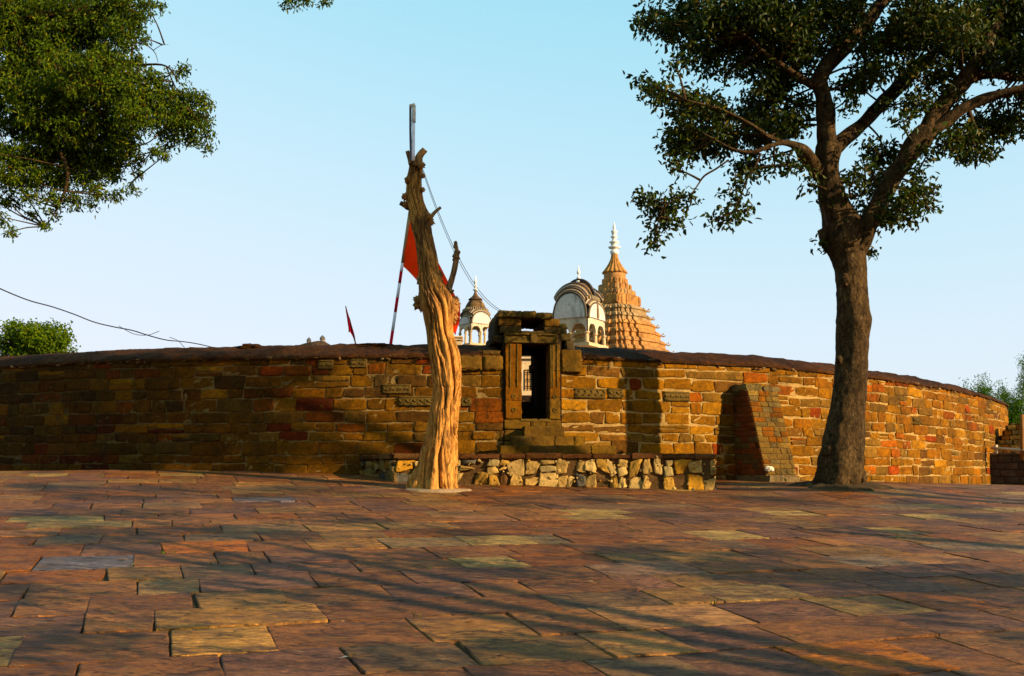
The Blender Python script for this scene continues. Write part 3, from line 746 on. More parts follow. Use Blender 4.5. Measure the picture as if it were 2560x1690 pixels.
# ------------------------------------------------------------------ buttresses
BR_COLS = [((.20, .12, .035), 4), ((.24, .09, .02), 3), ((.27, .17, .05), 2), ((.16, .11, .04), 3)]
def buttress(s0, W, z_top, z_bot, p_top, p_bot, label, ch=.105, cap=True):
    x0, y0 = [float(q) for q in wpt(s0)]; t1, t2, n1, n2 = [float(q) for q in wtn(s0+W/2)]
    th = thing('buttress', label, 'buttress', (x0, y0, z_bot))
    def p(z): return p_top+(p_bot-p_top)*(z_top-z)/(z_top-z_bot)
    PF = lambda u, v, d: np.stack([x0+t1*u+n1*(p(v)+d), y0+t2*u+n2*(p(v)+d), v+0*u], -1)
    PLs = lambda u, v, d: np.stack([x0+n1*(u*p(v))-t1*d, y0+n2*(u*p(v))-t2*d, v+0*u], -1)
    PRs = lambda u, v, d: np.stack([x0+t1*W+n1*((1-u)*p(v))+t1*d, y0+t2*W+n2*((1-u)*p(v))+t2*d, v+0*u], -1)
    m = M(); V = []
    for z in (z_bot, z_top-.02):
        for (u, q) in ((.01, -.3), (W-.01, -.3), (W-.01, p(z)-.005), (.01, p(z)-.005)): V.append([x0+t1*u+n1*q, y0+t2*u+n2*q, z])
    m.add(V, [(0, 1, 2, 3), (7, 6, 5, 4), (1, 0, 4, 5), (2, 1, 5, 6), (3, 2, 6, 7), (0, 3, 7, 4)], (.24, .16, .07)); m.build('mortar_core', m_mortar, th)
    m = M(); z = z_bot+.22; k = 0
    while z < z_top-.12:
        h = ch*RS.uniform(.85, 1.15); z2 = min(z+h, z_top-.1)
        u = 0.0; first = True
        while u < W:
            e = min(W, u+RS.uniform(.14, .32)); e = W if W-e < .08 else e
            stone(m, PF, u+.005, e-.005, z+.005, z2-.005, .014, pick(BR_COLS, 1, .1), rnd=.05, rough=.003, nu=4, nv=4, edge=.008, back=.03); u = e
        for PS, dirn in ((PLs, 1), (PRs, 1)):
            u = 0.0; pw = p((z+z2)/2)
            while u < 1:
                e = min(1, u+RS.uniform(.16, .3)/pw); e = 1 if 1-e < .1/pw else e
                stone(m, PS, u+.004/pw, e-.004/pw, z+.005, z2-.005, .012, pick([((.22, .07, .03), 3), ((.14, .08, .03), 2)], 1, .15), rnd=.03, rough=.002, nu=4, nv=4, edge=.008/pw, back=.03); u = e
        z = z2
    m.build('brickwork', m_stone, th, smooth=True)
    m = M(); P = frame_from((x0, y0, 0), (t1, t2), (n1, n2))
    if cap:
        rough_box(m, P, -.02, W*.5, z_top-.13, z_top+.02, -.1, p_top+.03, (.22, .16, .06), r=.01, n=4, bev=.02)
        rough_box(m, P, W*.5+.01, W+.07, z_top-.13, z_top-.02, -.1, p_top+.05, (.26, .19, .08), r=.01, n=4, bev=.02)
        m.build('cap_stone', m_gate, th, auto=45)
    m = M(); rough_box(m, P, -.01, W*.55, z_bot-.1, z_bot+.21, -.2, p_bot+.03, (.26, .19, .09), r=.012, n=4, bev=.02)
    rough_box(m, P, W*.55+.005, W+.03, z_bot-.1, z_bot+.18, -.2, p_bot+.02, (.24, .17, .08), r=.012, n=4, bev=.02)
    m.build('plinth_stone', m_gate, th, auto=45)
    return th
buttress(s_butt, .80, 3.45, 1.38, .42, 1.0, 'tapering brick buttress leaning on the wall left of the leafy tree')

# ------------------------------------------------------------------ dead tree
dtY = 16.4
dt = thing('dead_tree', 'leafless dead tree with twisted pale orange trunk in front of the platform', 'tree', tuple(gpix(1090, 1222)))
cl = [(1232, 1086, 122), (1210, 1087, 112), (1180, 1092, 98), (1140, 1097, 89), (1100, 1103, 80), (1060, 1108, 72), (1020, 1112, 68), (980, 1119, 66), (940, 1117, 70), (900, 1113, 72), (865, 1106, 69), (830, 1101, 61),
      (790, 1099, 70), (755, 1092, 84), (735, 1084, 74), (690, 1073, 56), (650, 1069, 53), (600, 1060, 49), (550, 1050, 55), (500, 1038, 46), (450, 1036, 41), (420, 1040, 38), (398, 1042, 34)]
pts = [at(x, y, dtY+.25*math.sin(y*.006)) for y, x, w_ in cl]; rad = [w_/2/F*dtY for y, x, w_ in cl]
SEG = 120
HOL = 5.4
def flute(f, th, r, t):
    o = np.zeros(SEG)
    tw = t*.33
    low = max(0, 1-t/1.4)
    am = 1.0 if t < 4 else .7
    for j, a in enumerate(th):
        q = a+tw
        v1 = mnoise.noise(Vector((math.cos(q)*1.6, math.sin(q)*1.6, t*.33)))
        v2 = mnoise.noise(Vector((math.cos(q)*2.3+7, math.sin(q)*2.3, t*.42)))
        v5 = mnoise.noise(Vector((math.cos(q)*3.6-4, math.sin(q)*3.6+2, t*.6)))
        v3 = mnoise.noise(Vector((math.cos(q)*7+3, math.sin(q)*7, t*1.6)))
        v4 = mnoise.noise(Vector((math.cos(q)*6+3, math.sin(q)*6, t*8)))
        cr = -.46*max(0, 1-abs(v2)*7.0)**1.1-.28*max(0, 1-abs(v5)*8)**1.1
        cr += .12*low*math.sin(a*5+t)
        # a hollow low on the sunny side
        hd = ((t-.62)/.15)**2+((math.atan2(math.sin(a-HOL), math.cos(a-HOL)))/.26)**2
        if hd < 1: cr -= .55*(1-hd)**.5
        o[j] = .15*v1+cr*am+.09*v3+.045*v4
        # knots and burr
        pit = mnoise.noise(Vector((math.cos(q)*4.2+1, math.sin(q)*4.2, t*2.3)))
        if pit > .28: o[j] -= min(.22, (pit-.28)*2.4)
        o[j] += low*low*.32*max(0, mnoise.noise(Vector((math.cos(a)*1.6, math.sin(a)*1.6, 9)))+.15)
    return r*((1.0 if t < 2 else .97 if t < 3.6 else .93)+o)
m = M(); tube(m, pts, rad, n=300, seg=SEG, col=(.50, .27, .095), fn=flute)
# twisted strands of wood wrapping the trunk, merged with it
Pc, Rc, tc_ = smooth_path(pts, rad, 300)
ax_ = np.array([1.0, 0, 0]); ay_ = np.array([0, 1.0, 0])
for i in range(26):
    a0 = RS.uniform(0, 2*math.pi); s0 = RS.uniform(-.02, .30) if i > 11 else 0.0; s1 = min(.93, s0+RS.uniform(.22, .6)); w0 = RS.uniform(.13, .24); ph = RS.uniform(0, 50)
    pp, rr = [], []
    for q in np.linspace(max(0, s0), s1, 26):
        k = int(q*299); t = tc_[k]; a = a0-t*.36+.55*mnoise.noise(Vector((ph, t*.55, 0))); R_ = Rc[k]
        e = min(1, (q-s0+.001)/.05 if s0 > 0 else 1, (s1-q)/.08+.12)
        w_ = R_*w0*(.75+.9*abs(mnoise.noise(Vector((ph, t*1.7, 4)))))*max(.15, e)
        rad_ = R_*(.93+.10*mnoise.noise(Vector((ph, t*.8, 8))))-w_*.25
        pp.append(Pc[k]+(ax_*math.cos(a)+ay_*math.sin(a))*rad_); rr.append(max(w_, .006))
    tube(m, pp, rr, n=110, seg=14, col=(.5, .26, .09), wob=.45)
V = np.concatenate(m.v)
# upper trunk mixed to a darker brown with height, in noisy patches
hz = V[:, 2]; nzv = np.array([mnoise.noise(Vector((p[0]*3, p[1]*3, p[2]*.9)))+.5*mnoise.noise(Vector((p[0]*9, p[1]*9, p[2]*3))) for p in V])
k = np.clip((hz-3.3)/1.2, 0, 1)*np.clip(.45+nzv*1.5, 0, 1)
k = np.maximum(k, np.clip(nzv*2.2-1.05, 0, .6))
m.c = [np.outer(1-k, np.array([.53, .255, .072]))+np.outer(k, np.array([.17, .085, .03]))]; m.v = [V]
trunk = m.build('trunk', m_dead, dt, smooth=True)
def burr(c, r, seed, col, mm, n=26, sq=(1, 1, 1), bump=.45, fr=3.0):
    V = []; f = []
    for i in range(n+1):
        a = math.pi*i/n
        for j in range(n*2):
            b_ = math.pi*j/n; d = np.array([math.sin(a)*math.cos(b_), math.sin(a)*math.sin(b_), math.cos(a)])
            k = 1+bump*mnoise.noise(Vector(d*fr+np.array([seed]*3)))+bump*.5*mnoise.noise(Vector(d*fr*2.6+np.array([seed]*3)))
            V.append(np.array(c)+d*r*k*np.array(sq))
    w2 = n*2
    for i in range(n):
        for j in range(w2): f.append((i*w2+j, (i+1)*w2+j, (i+1)*w2+(j+1) % w2, i*w2+(j+1) % w2))
    mm.add(V, f, col)
m = M()
for (px, py, r, dY) in ((1120, 772, .14, -.12), (1133, 760, .10, -.05), (1112, 785, .10, -.2), (1128, 792, .09, -.12), (1053, 757, .11, 0), (1060, 700, .10, -.12), (1020, 450, .05, 0), (1056, 475, .035, 0), (1057, 440, .035, 0),
                        (1054, 414, .045, -.1), (1098, 685, .05, 0), (1013, 492, .05, 0), (1075, 555, .06, 0), (1018, 512, .06, 0), (1068, 540, .06, -.1), (1104, 1035, .06, -.16)):
    m = M(); burr(at(px, py, dtY+dY), r, px*.1, (.42, .21, .07), m, n=18, sq=(1, 1, 1.1), bump=.8, fr=3.2); m.build('burr', m_dead, dt, smooth=True)
def branch(pp, rr, col=(.30, .17, .07), name='branch', n=30, seg=14, wob=.35, knots=()):
    m = M(); tube(m, [at(x, y, dtY+d) for x, y, d in pp], rr, n=n, seg=seg, col=col, wob=wob)
    for (x, y, d, r) in knots: burr(at(x, y, dtY+d), r, x*.3, col, m, n=12, bump=.8, fr=2.4)
    m.build(name, m_dead, dt, smooth=True)
branch([(1108, 770, 0), (1120, 725, -.05), (1129, 699, -.08), (1138, 660, -.1), (1141, 630, -.1), (1139, 603, -.1)], [.085, .062, .052, .045, .04, .018], knots=((1140, 643, -.1, .06), (1142, 632, -.1, .05), (1126, 728, -.12, .05), (1139, 608, -.1, .03), (1137, 617, -.1, .025)), wob=.4)
branch([(1074, 548, 0), (1085, 533, 0), (1102, 518, 0)], [.04, .028, .022])
branch([(1022, 520, 0), (1010, 512, .05), (1001, 507, .05)], [.05, .045, .04], col=(.08, .05, .03))
branch([(1028, 410, 0), (1024, 395, .05), (1019, 378, .05)], [.05, .04, .035])
branch([(1044, 415, -.02), (1050, 390, -.05), (1063, 374, -.08)], [.085, .06, .05], col=(.42, .24, .09))
branch([(1058, 690, -.15), (1049, 665, -.2), (1043, 655, -.2)], [.02, .015, .006], col=(.05, .03, .02))
# cement collar on the ground
m = M(); gc = gpix(1090, 1226); n = 48; V = [[gc[0], gc[1], gc[2]+.03]]
for i in range(n):
    a = 2*math.pi*i/n; k = 1+.35*mnoise.noise(Vector((math.cos(a)*1.4, math.sin(a)*1.4, 2)))
    for rr_, dz in ((.56, .022), (.62, -.03)):
        x, y = gc[0]+math.cos(a)*rr_*k*.85+.03, gc[1]+math.sin(a)*rr_*k*.65; V.append([x, y, G(x, y)+dz])
f = []
for i in range(n):
    j = (i+1) % n; f.append((0, 1+2*i, 1+2*j)); f.append((1+2*i, 2+2*i, 2+2*j, 1+2*j))
m.add(V, f, (.36, .25, .14)); props(m.build('cement_collar', m_rubble, smooth=True), 'thin pale cement patch spread round the foot of the dead tree', 'cement patch')
p = gpix(1056, 1214); pl = thing('green_sprout', 'small green leafy sprout at the foot of the dead tree', 'plant', tuple(p+[0, 0, .02]))
m = M()
for i in range(34):
    a = RS.uniform(0, 6.28); l = RS.uniform(.05, .11); q = p+np.array([RS.normal(0, .045), -.02+RS.normal(0, .03), .03+RS.uniform(0, .06)]); d = np.array([math.cos(a)*.7, math.sin(a)*.7, RS.uniform(-.2, .8)]); sd = np.cross(d, [0, 0, 1.]); sd /= np.linalg.norm(sd)
    m.add([q, q+d*l*.5+sd*l*.28, q+d*l, q+d*l*.5-sd*l*.28], [(0, 1, 2), (0, 2, 3)], pick([((.05, .14, .015), 1), ((.03, .08, .01), 1)], 1, .2))
m.build('leaves', m_leaf2, pl)

m = M(); gc = np.array([5.92, 18.0, 0]); n = 60; V = [[gc[0], gc[1], G(gc[0], gc[1])+.06]]
for i in range(n):
    a = 2*math.pi*i/n; k = 1+.35*mnoise.noise(Vector((math.cos(a)*2.2, math.sin(a)*2.2, 6)))+.15*mnoise.noise(Vector((math.cos(a)*7, math.sin(a)*7, 6)))
    for rr_, dz in ((.5, .07), (.72, .035), (.86, -.03)):
        x, y = gc[0]+math.cos(a)*rr_*k, gc[1]+math.sin(a)*rr_*k*.9; V.append([x, y, G(x, y)+dz+RS.normal(0, .006)])
f = []
for i in range(n):
    j = (i+1) % n; f.append((0, 1+3*i, 1+3*j)); f += [(1+3*i, 2+3*i, 2+3*j, 1+3*j), (2+3*i, 3+3*i, 3+3*j, 2+3*j)]
m.add(V, f); props(m.build('soil_patch', m_soil, smooth=True), kind='structure')
# tube lamp lashed to the tree top
tl = thing('tube_lamp', 'slim white tube lamp on a short batten lashed to the dead tree top', 'lamp', tuple(at(1033, 395, dtY-.1)))
m = M(); tube(m, [at(1033, 402, dtY-.12), at(1034, 300, dtY-.12)], [.028, .026], n=6, seg=12, col=(.75, .76, .78)); m.build('tube', m_paint, tl, smooth=True)
m = M(); tube(m, [at(1028, 400, dtY-.06), at(1026, 330, dtY-.06), at(1026, 264, dtY-.06)], [.022, .02, .02], n=8, seg=6, col=(.10, .10, .12)); m.build('batten', m_paint, tl)
m = M(); tube(m, [at(1034, 305, dtY-.12), at(1035, 268, dtY-.12)], [.034, .034], n=5, seg=12, col=(.55, .52, .42))
tube(m, [at(1024, 266, dtY-.1), at(1038, 262, dtY-.1)], [.035, .035], n=4, seg=8, col=(.5, .46, .36)); tube(m, [at(1030, 308, dtY-.14), at(1040, 305, dtY-.14)], [.008, .008], n=4, seg=6, col=(.1, .1, .1)); m.build('end_cap', m_paint, tl, smooth=True)
m = M(); tube(m, [at(1027, 300+i*14, dtY-.08) + [0.012*math.sin(i*2.1), 0, 0] for i in range(8)], [.006]*8, n=30, seg=5, col=(.06, .06, .07)); m.build('cable', m_paint, tl, smooth=True)

# ------------------------------------------------------------------ foliage
def leaf_batch(m, cents, length, width, cols, per=12, spread=.13, droop=.5, ws=None):
    n = len(cents)*per
    c = np.repeat(cents, per, 0)+RS.normal(0, spread, (n, 3))*np.array([1, 1, .8])
    d = RS.normal(0, 1, (n, 3)); d[:, 2] -= droop*1.4; d /= np.linalg.norm(d, axis=1)[:, None]
    up = RS.normal(0, 1, (n, 3)); up[:, 2] += .6
    sd = np.cross(d, up); sd /= np.linalg.norm(sd, axis=1)[:, None]+1e-9
    nn = np.cross(sd, d)
    l = length*RS.uniform(.65, 1.25, (n, 1)); w_ = width*RS.uniform(.7, 1.2, (n, 1))
    a = c; t = c+d*l-nn*l*.10
    p1 = c+d*l*.35+sd*w_*.5+nn*w_*.2; p2 = c+d*l*.35-sd*w_*.5+nn*w_*.2
    p3 = c+d*l*.72+sd*w_*.32+nn*w_*.12; p4 = c+d*l*.72-sd*w_*.32+nn*w_*.12
    V = np.stack([a, p1, p3, t, p4, p2], 1).reshape(-1, 3)
    pc = np.array([q[0] for q in cols]); pw = np.array([q[1] for q in cols]); k = RS.choice(len(cols), n, p=pw/pw.sum())
    cc = pc[k]*RS.uniform(.75, 1.25, (n, 1)); cc = np.repeat(cc, 6, 0)
    b = m.n; m.v.append(V); m.n += len(V); m.c.append(cc)
    i = np.arange(n)*6+b
    for q in i.tolist():
        m.f.append((q, q+1, q+2, q+3)); m.f.append((q, q+3, q+4, q+5))
def sphere_pts(c, r, n, shell=.2):
    d = RS.normal(0, 1, (n, 3)); d /= np.linalg.norm(d, axis=1)[:, None]
    return np.array(c)+d*np.array(r)*(RS.uniform(shell**3, 1, (n, 1))**(1/2.6))*RS.uniform(.7, 1.25, (n, 1))

# right-hand living tree
rtY = 18.0
rb = gpix(2090, 1211)
rt = thing('leafy_tree', 'large dark leafy tree with thick forked trunk on the right of the plaza', 'tree', (float(at(2092, 1205, rtY)[0]), rtY, G(5.95, 18.0)))
def rp(x, y, d=0.0): return at(1500+x/2.24, y/2.24, rtY+d)
m = M(); k_ = 1/2.24/F*rtY/2; LIMBP = []
BK = (.125, .080, .036)
tr = [(2086, 1226, 122, 0), (2090, 1205, 108, 0), (2097, 1170, 110, 0), (2104, 1130, 106, 0), (2112, 1080, 98, 0), (2118, 1030, 86, 0), (2125, 970, 82, 0), (2128, 900, 80, 0), (2131, 830, 82, 0), (2134, 805, 86, 0), (2132, 780, 80, 0), (2130, 720, 78, 0), (2126, 660, 82, 0), (2118, 625, 92, 0), (2108, 595, 108, 0), (2095, 560, 104, 0)]
def trunkfn(f, th, r, t):
    return r*(1+np.array([.10*mnoise.noise(Vector((math.cos(q)*1.5, math.sin(q)*1.5, t*.9)))+.05*mnoise.noise(Vector((math.cos(q)*5, math.sin(q)*5, t*5)))+.028*mnoise.noise(Vector((math.cos(q)*12, math.sin(q)*12, t*12)))+(.10*math.sin(q*5+1)*max(0, 1-t/.8)) for q in th]))
tube(m, [at(x, y, rtY+d) for x, y, w_, d in tr], [w_/2/F*rtY for x, y, w_, d in tr], n=140, seg=56, col=BK, fn=trunkfn)
def knot(px, py, r, dY, sq=(1, 1, 1.3)):
    V_ = []; f_ = []; n = 14; c = at(px, py, rtY+dY)
    for i in range(n+1):
        for j in range(n*2):
            a = math.pi*i/n; b_ = math.pi*j/n; d = np.array([math.sin(a)*math.cos(b_), math.sin(a)*math.sin(b_), math.cos(a)])
            V_.append(c+d*r*(1+.3*mnoise.noise(Vector(d*3+px))+.12*mnoise.noise(Vector(d*9+px)))*np.array(sq))
    for i in range(n):
        for j in range(2*n): f_.append((i*2*n+j, (i+1)*2*n+j, (i+1)*2*n+(j+1) % (2*n), i*2*n+(j+1) % (2*n)))
    m.add(V_, f_, BK)
for kk in ((2160, 805, .10, -.05), (2072, 1128, .13, -.15), (2140, 1010, .08, -.22), (2112, 700, .09, -.25), (2150, 1190, .12, -.1), (2052, 1200, .12, -.1), (2095, 1208, .13, -.25), (2128, 1204, .11, -.25), (2098, 900, .06, -.26)): knot(*kk)
def limb(pp, ws, dd=None, n=None, seg=16):
    dd = dd or [0]*len(pp)
    LIMBP.append(smooth_path([rp(x, y, d) for (x, y), d in zip(pp, dd)], [w*k_ for w in ws], 24)[0][4:])
    tube(m, [rp(x, y, d) for (x, y), d in zip(pp, dd)], [w_*k_ for w_ in ws], n=n or len(pp)*7, seg=seg, col=BK, wob=.3)
limb([(1385, 1400), (1350, 1250), (1300, 1100), (1278, 980), (1275, 880), (1280, 820)], [190, 210, 165, 135, 150, 150], [0, 0, -.05, -.1, -.1, -.1], seg=28)
limb([(1290, 860), (1268, 740), (1262, 640), (1250, 540), (1232, 470), (1230, 420)], [130, 110, 105, 95, 95, 88], [-.1, -.1, -.15, -.2, -.2, -.2], seg=22)
limb([(1225, 455), (1255, 390), (1320, 310), (1400, 215), (1470, 150), (1560, 40), (1660, -90), (1700, -260)], [85, 95, 100, 105, 100, 80, 60, 30], [-.2, -.15, 0, .1, .2, .3, .4, .4], seg=18)
limb([(1235, 480), (1190, 470), (1130, 440), (1040, 380), (930, 300), (820, 200)], [70, 60, 45, 32, 22, 12], [-.2, -.3, -.4, -.6, -.8, -1])
limb([(1290, 850), (1370, 775), (1450, 710), (1560, 600), (1680, 480), (1800, 355), (1950, 240), (2080, 120)], [110, 88, 80, 84, 86, 74, 50, 25], [0, .1, .3, .6, .9, 1.2, 1.5, 1.8], seg=18)
limb([(1240, 980), (1190, 920), (1140, 850), (1090, 815), (1030, 800), (960, 815), (860, 850), (760, 840), (640, 780)], [90, 90, 85, 45, 30, 26, 22, 18, 9], [-.1, -.3, -.5, -.6, -.7, -.8, -.9, -1, -1])
limb([(1060, 805), (960, 770), (850, 700), (740, 640), (600, 590), (480, 560)], [28, 24, 20, 16, 12, 7], [-.6, -.7, -.9, -1, -1.2, -1.3])
limb([(1400, 1420), (1465, 1310), (1540, 1180), (1620, 1040), (1700, 910), (1770, 810), (1830, 740)], [160, 135, 112, 105, 105, 120, 120], [0, -.1, -.2, -.3, -.35, -.4, -.4], seg=26)
limb([(1800, 780), (1870, 660), (1960, 540), (2060, 420), (2130, 300), (2200, 180), (2240, 60), (2270, -100)], [100, 95, 92, 85, 74, 58, 45, 28], [-.4, -.4, -.4, -.4, -.3, -.2, 0, 0], seg=18)
limb([(1830, 760), (1920, 695), (2040, 605), (2150, 555), (2260, 520), (2374, 490), (2550, 440)], [80, 68, 60, 54, 48, 44, 25], [-.4, -.5, -.6, -.7, -.8, -.9, -1], seg=14)
limb([(2010, 470), (2100, 425), (2200, 410), (2330, 430), (2500, 400)], [70, 62, 60, 50, 30], [-.4, -.3, -.2, 0, .2], seg=14)
limb([(2060, 600), (2085, 680), (2110, 745), (2040, 780)], [26, 24, 18, 8], [-.6, -.6, -.6, -.6])
limb([(720, 895), (650, 945), (580, 990), (545, 1040), (515, 1080), (440, 1110), (360, 1160), (320, 1260)], [12, 10, 10, 9, 9, 7, 6, 4], [-1, -1, -1, -1, -1, -1, -1, -1], seg=8)
limb([(900, 860), (870, 930), (820, 1010), (790, 1090), (740, 1190)], [16, 13, 10, 8, 4], [-.9]*5, seg=8)
limb([(1500, 230), (1600, 200), (1700, 150), (1800, 60)], [30, 22, 16, 8], [.2, .3, .4, .5])
limb([(1620, 1050), (1660, 1000), (1720, 1010), (1790, 1070)], [24, 16, 10, 6], [-.3, -.5, -.6, -.7])
limb([(1600, 1090), (1540, 1010), (1520, 930), (1560, 860)], [22, 16, 12, 6], [-.3, -.3, -.3, -.3])
limb([(1350, 1130), (1400, 1100), (1450, 1095), (1480, 1080)], [20, 14, 10, 6], [-.2, -.4, -.4, -.4])
BL_R = [(270, 110, 80), (400, 140, 105), (520, 60, 110), (640, 120, 130), (520, 260, 95), (415, 355, 50), (620, 300, 100), (750, 60, 120), (780, 200, 140), (900, 80, 140), (950, 230, 140), (1050, 60, 130), (1100, 200, 130), (1080, 330, 120), (850, 350, 105), (700, 410, 50),
        (240, 455, 50), (330, 510, 75), (450, 560, 85), (560, 600, 90), (640, 650, 105), (450, 730, 90), (380, 800, 60), (450, 850, 75), (440, 950, 36), (560, 800, 95), (700, 760, 105), (850, 640, 125), (950, 520, 120), (1010, 420, 105), (1110, 580, 70), (900, 780, 90), (1000, 690, 100), (1050, 900, 60), (1130, 945, 42), (1175, 1030, 36), (820, 930, 75), (810, 1030, 55), (745, 1110, 55), (720, 1220, 50), (800, 1185, 42), (645, 1240, 26), (980, 935, 42), (1090, 700, 70),
        (500, 1100, 40), (400, 1120, 55), (290, 1115, 50), (340, 1190, 72), (315, 1300, 45), (300, 1360, 24), (430, 1240, 44), (215, 1115, 22),
        (1200, 90, 120), (1310, 60, 115), (1420, 50, 90), (1190, 260, 95), (1340, 200, 70), (1500, 260, 85), (1600, 200, 90), (1350, 480, 60), (1370, 570, 55), (1440, 450, 80), (1540, 390, 95), (1610, 590, 45), (1700, 200, 125), (1750, 80, 130), (1850, 200, 135), (1900, 80, 140), (2000, 150, 140), (2100, 60, 120), (2050, 280, 110), (1900, 420, 95), (1790, 560, 80), (1700, 680, 50), (1720, 400, 80), (2200, 200, 130), (2300, 120, 130), (2330, 300, 110), (2200, 340, 90), (1950, 560, 70), (2300, 40, 120),
        (1520, 820, 55), (1580, 890, 70), (1650, 840, 60), (1480, 940, 50), (1420, 1010, 50), (1510, 1030, 70), (1350, 1000, 34), (1275, 1110, 40), (1340, 1140, 52), (1420, 1180, 58), (1500, 1140, 50), (1630, 1200, 72), (1700, 1130, 82), (1780, 1070, 78), (1830, 1150, 42), (1740, 1220, 42), (1600, 1240, 34), (1760, 960, 50), (1830, 870, 50), (2000, 780, 90), (2100, 820, 85), (2200, 730, 90), (2300, 700, 70), (2330, 620, 60), (2100, 680, 70), (2060, 880, 40), (2150, 860, 30), (2230, 600, 60), (1255, 1370, 20), (1493, 1418, 18),
        (2450, 120, 140), (2480, 300, 140), (2450, 500, 100), (2460, 680, 80), (2600, 200, 160), (2650, 420, 140), (2620, 640, 90)]
SP = {(270, 110), (240, 455), (440, 950), (400, 1120), (290, 1115), (300, 1360), (720, 1220)}
L_R = [((.042, .070, .008), 5), ((.060, .085, .010), 4), ((.11, .10, .014), 1.6), ((.025, .038, .006), 4), ((.22, .16, .02), .35)]
ml = M(); mt = M(); LIMBP = np.concatenate(LIMBP)
def attach(c, LPs, r=.016):
    d = np.linalg.norm(LPs-c, axis=1)+np.maximum(0, LPs[:, 2]-c[2])*.5; p = LPs[int(np.argmin(d))]
    mid = (p+c)/2+RS.normal(0, .05, 3)*min(1, np.linalg.norm(c-p)); tube(mt, [p, mid, c], [r*1.5, r*1.15, r*.8], n=9, seg=6, col=BK, cap=False)
for (x, y, r) in BL_R:
    dd = RS.normal(0, .5)-.3; rr = r*2*k_
    if r > 60: layers = [(dd, 1.0), (dd+RS.uniform(.5, 1.3), .8)]
    else: layers = [(-.8 if x < 900 and y > 850 else dd, 1.0)]
    for d_, dens in layers:
        c = rp(x, y, d_); n = max(5, int(31*(r/100)**2*dens))
        pts_ = sphere_pts(c, (rr*1.02, rr*1.5, rr), n)
        leaf_batch(ml, pts_, .125, .060, L_R, per=9, spread=.10)
        attach(c, LIMBP)
        for q in pts_[:max(3, n//9)]:
            mid = (c+q)/2+RS.normal(0, .04, 3); tube(mt, [c, mid, q], [.011, .008, .004], n=5, seg=5, col=BK, cap=False)
# crown above the frame
for _ in range(70):
    c = np.array([max(rt.location[0]+RS.normal(.8, 2.2), 4.4), rtY+RS.normal(.4, 1.6), 0]); c[2] = 1.6+.4986*c[1]+RS.uniform(1.0, 3.6)
    leaf_batch(ml, sphere_pts(c, (.8, .8, .5), 40), .15, .075, L_R, per=9, spread=.14)
m.add(np.concatenate(mt.v), mt.f, BK)
m.build('trunk', m_bark, rt, smooth=True)
ml.build('crown', m_leaf, rt)

# left-hand tree, its crown leaning into the picture
ltY = 13.2
lt = thing('overhanging_tree', 'bright green small leaved tree whose crown hangs into the upper left corner', 'tree', (-9.2, 13.4, G(-9.2, 13.4)))
def lp(x, y, d=0.0): return at(x/2.24, y/2.24, ltY+d)
m = M(); kl = 1/2.24/F*ltY; LIMBL = []
tube(m, [(-9.2, 13.4, .9), (-9.1, 13.4, 2.5), (-8.8, 13.3, 4.2), (-8.2, 13.2, 5.6), (-7.5, 13.2, 6.8)], [.34, .27, .24, .2, .16], n=40, seg=24, col=BK, wob=.25)
for pp, ww in (([(-300, 500), (0, 420), (250, 330), (500, 330), (730, 365), (930, 370), (1010, 470)], [.10, .08, .055, .04, .022, .012, .006]),
               ([(730, 365), (740, 300), (725, 180), (690, 60)], [.02, .018, .014, .008]), ([(725, 180), (820, 250), (870, 300), (885, 350)], [.010, .009, .006, .003]), ([(860, 280), (900, 255), (945, 250)], [.005, .004, .002]),
               ([(930, 370), (960, 440), (1000, 520), (1040, 600)], [.01, .008, .006, .003]), ([(0, 420), (150, 600), (300, 800), (380, 1000), (330, 1150), (255, 1270)], [.07, .05, .035, .022, .012, .005]),
               ([(250, 330), (450, 500), (620, 720), (720, 900), (760, 1000)], [.045, .035, .02, .01, .004]), ([(-300, 300), (0, 150), (300, 80), (600, 40), (850, 30)], [.1, .07, .05, .03, .008]), ([(-200, 250), (200, -120), (800, -260), (1350, -210), (1700, -60), (1790, -25)], [.09, .07, .05, .035, .014, .006])):
    tube(m, [lp(x, y, .3*math.sin(x*.01)) for x, y in pp], ww, n=len(pp)*6, seg=10, col=BK, wob=.3)
    LIMBL.append(smooth_path([lp(x, y, .3*math.sin(x*.01)) for x, y in pp], ww, 24)[0])
